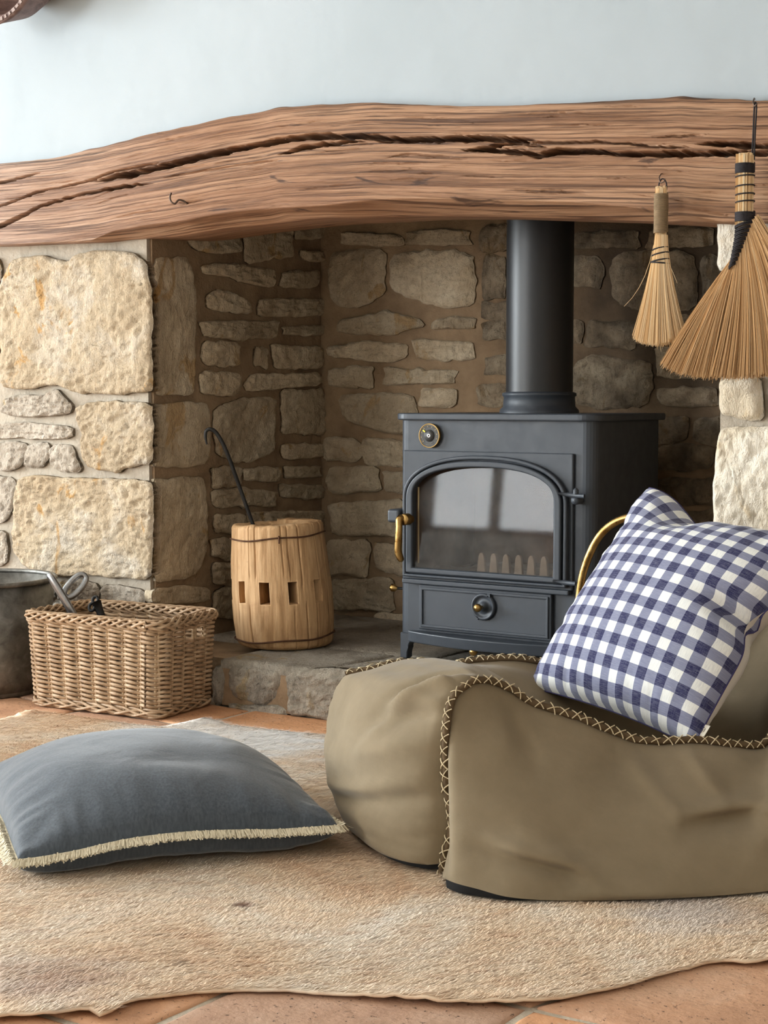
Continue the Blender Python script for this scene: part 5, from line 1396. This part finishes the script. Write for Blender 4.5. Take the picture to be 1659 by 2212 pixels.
loc = lambda P: gc + P[:, :1] * e1 + P[:, 1:2] * e2 + P[:, 2:3] * e3
ging = empty('gingham_cushion', loc(FB[[0]])[0] * 0 + np.array([gc[0], gc[1], min(gL[2], gB[2])]), 'navy and white gingham cushion leaning in the olive floor lounger', 'cushion')
obj('checked_front', loc(FT), cf, M_GING, ging, uvs=cuv + np.array([.004, .012]))
obj('white_back', loc(FB), [q[::-1] for q in cf], M_WLIN, ging)
sl = loc(FT[loop])
obj('seam', *g_tube(sl, .0016, 6, True), simple('navy_seam', lin(58, 54, 96), .85), ging)
# sewn-in label
lc = loc(np.array([[l1_ / 2 - .004, -l2_ / 2 + .028, .0]]))[0]
lx, lz = e1 * .9 + e3 * .1, e2
tgv = [lc + lx * a_ + lz * b_ + e3 * .0 for a_, b_ in ((-.004, -.011), (.022, -.011), (.022, .011), (-.004, .011))]
lab = obj('label', np.vstack([tgv, np.array(tgv) - e3 * .0008]), [[0, 1, 2, 3], [7, 6, 5, 4], [0, 4, 5, 1], [1, 5, 6, 2], [2, 6, 7, 3]], simple('label_tape', lin(222, 214, 196), .8), ging, smooth=False)
b = MB()
for (a_, w0, w1) in ((.009, -.006, .002), (.009, .0035, .006), (.0135, -.003, .004)):
    q = [lc + lx * a0 + lz * b0 + e3 * .0004 for a0, b0 in ((a_, w0), (a_ + .002, w0), (a_ + .002, w1), (a_, w1))]; b.add(q, [[0, 1, 2, 3]])
b.build('print', simple('label_print', lin(110, 104, 92), .8), lab, smooth=False)

# ================================================================== brooms, hooks
def straw_mat(name, a, b_, c_):
    m = Mat(name, rough=.55, spec=.35)
    m.color(m.ramp(m.node('ShaderNodeNewGeometry').outputs['Random Per Island'], [(0, a), (.45, b_), (1, c_)])); return m.m
M_STRAW = straw_mat('pale_straw', lin(206, 166, 118), lin(242, 210, 164), lin(252, 234, 200))
M_STRAWD = straw_mat('brown_straw', lin(156, 118, 78), lin(208, 168, 120), lin(240, 208, 164))
M_TWINE = simple('hemp_twine', lin(138, 118, 92), .85, 0, .2, 60, .25)
M_CORD = simple('dark_cord', lin(44, 40, 42), .75, 0, .3, 60, .3)
M_HOOK = simple('iron_hook', lin(92, 76, 66), .5, .8)
def strands(starts, ctrl, ends, rads, name, mat, parent):
    """curved three-sided straws through start, control and end"""
    n = len(starts); ts = np.linspace(0, 1, 6); V = []; 
    tg = ends - starts; tg /= np.linalg.norm(tg, axis=1)[:, None]
    a_ = np.cross(tg, np.array([0, 1.0, 0])); a_ /= np.linalg.norm(a_, axis=1)[:, None] + 1e-9; c_ = np.cross(tg, a_)
    ring = []
    for t_ in ts:
        P = starts * (1 - t_) ** 2 + ctrl * 2 * t_ * (1 - t_) + ends * t_ ** 2
        r = rads * (1 - .45 * t_)
        for k in range(3):
            an = 2 * math.pi * k / 3; ring.append(P + (a_ * math.cos(an) + c_ * math.sin(an)) * r[:, None])
    V = np.stack(ring, 1).reshape(-1, 3); m_ = len(ts) * 3
    ii = np.arange(n)[:, None] * m_; Fq = []
    for s in range(len(ts) - 1):
        for k in range(3):
            k2 = (k + 1) % 3; Fq.append(ii + np.array([[s * 3 + k, s * 3 + k2, s * 3 + 3 + k2, s * 3 + 3 + k]]))
    o = obj(name, V, np.vstack(Fq), mat, parent, smooth=False); return tag(o, kind='stuff')
def ell(c, rx, ry, n=28, tilt=0.0): return [(c[0] + rx * math.cos(a), c[1] + ry * math.sin(a), c[2] + tilt * math.cos(a)) for a in np.arange(n) * 2 * math.pi / n]
# small hand broom
Yb1 = YBEAM - .030
Q = lambda x, y, d=0.0: PY(x, y, Yb1 + d)
br1 = empty('small_broom', Q(1424, 745), 'small pale straw hand broom with twine bound handle on beam', 'broom', 'hand brooms hung on the beam')
u = .001 / 1.0
hc1, hc2 = Q(1428.5, 404), Q(1428.5, 508); sc1 = hc1.dot(H_) / F
hr_ = 13.8 * sc1
N1 = 1100
ph = RNG.uniform(0, 2 * math.pi, N1); rd = np.sqrt(RNG.random(N1))
S0 = np.stack([hc2[0] + rd * np.cos(ph) * hr_ * .95, hc2[1] + rd * np.sin(ph) * hr_ * .95, np.full(N1, hc2[2])], 1)
ex = rd * np.cos(ph); ey = rd * np.sin(ph)
endx = 1424 + 58 * ex; endy = 744 - 16 * ex ** 2 - 6 * np.clip(ex, 0, 1) + RNG.normal(0, 3.0, N1)
E0 = np.array([Q(x, y) for x, y in zip(endx, endy)]) + np.c_[np.zeros(N1), ey * .030, np.zeros(N1)]
cmid = np.array([Q(1426 + 15 * a, 578) for a in ex]) + np.c_[np.zeros(N1), ey * .014, np.zeros(N1)] 
strands(S0, cmid * 1.0, E0, RNG.uniform(.0005, .0009, N1), 'bristles', M_STRAW, br1)
n2 = 90; ph = RNG.uniform(0, 2 * math.pi, n2); rd = np.sqrt(RNG.random(n2))
top_ = np.stack([hc1[0] + rd * np.cos(ph) * hr_ * .9, hc1[1] + rd * np.sin(ph) * hr_ * .9, hc1[2] + RNG.uniform(-.004, .002, n2)], 1)
bot_ = top_.copy(); bot_[:, 2] = hc2[2]; strands(top_, (top_ + bot_) / 2, bot_, np.full(n2, .0014), 'handle_core', M_STRAW, br1)
b = MB(); zt_, zb_ = Q(1428, 418)[2], Q(1428, 503)[2]; nt = 30
pts = []
for k in range(nt * 18):
    a = 2 * math.pi * k / 18; z = zt_ + (zb_ - zt_) * k / (nt * 18.0); rr_ = hr_ * (1.02 + .02 * math.sin(z * 120))
    pts.append((hc1[0] + rr_ * math.cos(a), hc1[1] + rr_ * math.sin(a), z))
obj('twine_wrap', *g_tube(pts, abs(zt_ - zb_) / nt * .56, 6), M_TWINE, br1)
for y_, w_, tl in ((537, 15.5, .003), (549, 17, .0035), (563, 18.5, .003), (568, 19, -.002)):
    c_ = Q(1426, y_); obj('tie', *g_tube(ell(c_, w_ * sc1 * 1.02, w_ * sc1 * .9, 28, tl), .0016, 6, True), M_CORD, br1)
for (x0, y0, x1, y1, x2, y2) in ((1412, 530, 1395, 620, 1348, 662), (1440, 560, 1455, 590, 1463, 612), (1425, 700, 1424, 740, 1428, 760)):
    strands(np.array([Q(x0, y0)]), np.array([Q(x1, y1)]), np.array([Q(x2, y2)]), np.array([.0007]), 'stray_straw', M_STRAW, br1)
hk = Q(1433, 388)
obj('hanging_loop', *g_tube(catmull([Q(1424, 410), Q(1424, 396), Q(1431, 386), Q(1439, 394), Q(1440, 410)], 24), .0014, 6), M_CORD, br1)
def hook(name, P, rad, label):
    return tag(obj(name, *g_tube(catmull(P, 30), rad, 8), M_HOOK, None, origin='center'), label, 'hook')
w1_ = PY(1430, 376, YBEAM + .012)
hook('beam_hook', [w1_, Q(1428, 376, .005), Q(1424, 384, -.004), Q(1427, 394, -.006), Q(1434, 392, -.008), Q(1436, 386, -.010)], .0013, 'small wire hook in the beam holding the small broom')
# large broom
Yb2 = YBEAM - .060
Q2 = lambda x, y, d=0.0: PY(x, y, Yb2 + d)
br2 = empty('large_broom', Q2(1600, 812), 'large brown straw hand broom with dark cord bindings on beam', 'broom', 'hand brooms hung on the beam')
h1, h2 = Q2(1609.5, 334), Q2(1609.5, 480); sc2 = h1.dot(H_) / F; hr2 = 18.5 * sc2
n2 = 170; ph = RNG.uniform(0, 2 * math.pi, n2); rd = np.sqrt(RNG.random(n2))
top_ = np.stack([h1[0] + rd * np.cos(ph) * hr2, h1[1] + rd * np.sin(ph) * hr2, h1[2] + RNG.uniform(-.004, .003, n2)], 1)
bot_ = top_.copy(); bot_[:, 2] = h2[2] - .01; strands(top_, (top_ + bot_) / 2, bot_, np.full(n2, .0019), 'handle_core', M_STRAW, br2)
N2 = 3000
tq = RNG.random(N2); dep = RNG.uniform(-1, 1, N2)
sx = np.interp(tq, [0, .3, .6, 1], [1584, 1598, 1614, 1640]); sy = np.interp(tq, [0, .3, .6, 1], [574, 545, 505, 478]) + RNG.uniform(-14, 4, N2)
S0 = np.array([Q2(x, y) for x, y in zip(sx, sy)]) + np.c_[np.zeros(N2), dep * hr2 * .8, np.zeros(N2)]
exx = np.interp(tq, [0, 1], [1437, 1800]); eyy = np.interp(exx, [1437, 1472, 1520, 1600, 1680, 1760, 1800], [788, 804, 813, 814, 806, 784, 762]) + RNG.normal(0, 4, N2)
E0 = np.array([Q2(x, y) for x, y in zip(exx, eyy)]) + np.c_[np.zeros(N2), dep * .030 - .004, np.zeros(N2)]
cm = S0 * .52 + E0 * .48; cm[:, 2] += .010; cm[:, 0] += np.where(tq < .3, -.004, .010)
strands(S0, cm, E0, RNG.uniform(.0006, .00115, N2), 'bristles', M_STRAWD, br2)
def wrap(x, y0, y1, rx, turns, rad, mat, name):
    z0, z1 = Q2(x, y0)[2], Q2(x, y1)[2]; c_ = Q2(x, y0); P = []
    for k in range(turns * 18 + 1):
        a = 2 * math.pi * k / 18; P.append((c_[0] + rx * math.cos(a), c_[1] + rx * math.sin(a), z0 + (z1 - z0) * k / (turns * 18.0)))
    return obj(name, *g_tube(P, rad, 6), mat, br2)
wrap(1609.5, 353, 374, hr2 * 1.05, 8, .0017, M_CORD, 'cord_band')
wrap(1609.5, 458, 478, hr2 * 1.08, 8, .0017, M_CORD, 'cord_band')
for y_ in (381, 402, 420, 436): obj('cord_ring', *g_tube(ell(Q2(1609.5, y_), hr2 * 1.05, hr2 * 1.05, 28, .001), .0016, 6, True), M_CORD, br2)
for k in range(11):     # lacing that narrows down the left shoulder
    t_ = k / 10; x = 1609 - 27 * t_ ** 1.15; y = 484 + 88 * t_; w_ = 20 - 13.5 * t_ ** .8
    for dd in (0, 3.4): obj('lacing', *g_tube(ell(Q2(x, y + dd, -.006 - .010 * t_), w_ * sc2, (w_ * .85 + 2) * sc2, 24, .0045), .0018, 6, True), M_CORD, br2)
obj('hanging_cord', *g_tube(catmull([Q2(1625, 352), Q2(1625, 330), Q2(1627, 290), Q2(1629, 240), Q2(1631, 222), Q2(1634, 232), Q2(1631, 290), Q2(1629, 345)], 60), .0017, 6), M_CORD, br2)
w2_ = PY(1630, 214, YBEAM + .016)
hook('beam_hook', [w2_, Q2(1629, 213, .01), Q2(1627, 222, -.004), Q2(1631, 229, -.006), Q2(1635, 224, -.010)], .0016, 'bent wire hook at the beam top holding the large broom')
# old wrought hook low on the beam, left of the middle
Q3 = lambda x, y, d=0.0: PY(x, y, YBEAM + .008 - d)
hook('wrought_hook', [Q3(408, 448, .0), Q3(404, 440, .008), Q3(396, 434, .014), Q3(386, 432, .022), Q3(378, 440, .03), Q3(370, 436, .034), Q3(367, 426, .034), Q3(370, 416, .032)], .0024, 'old wrought iron hook on the beam above the left pier')
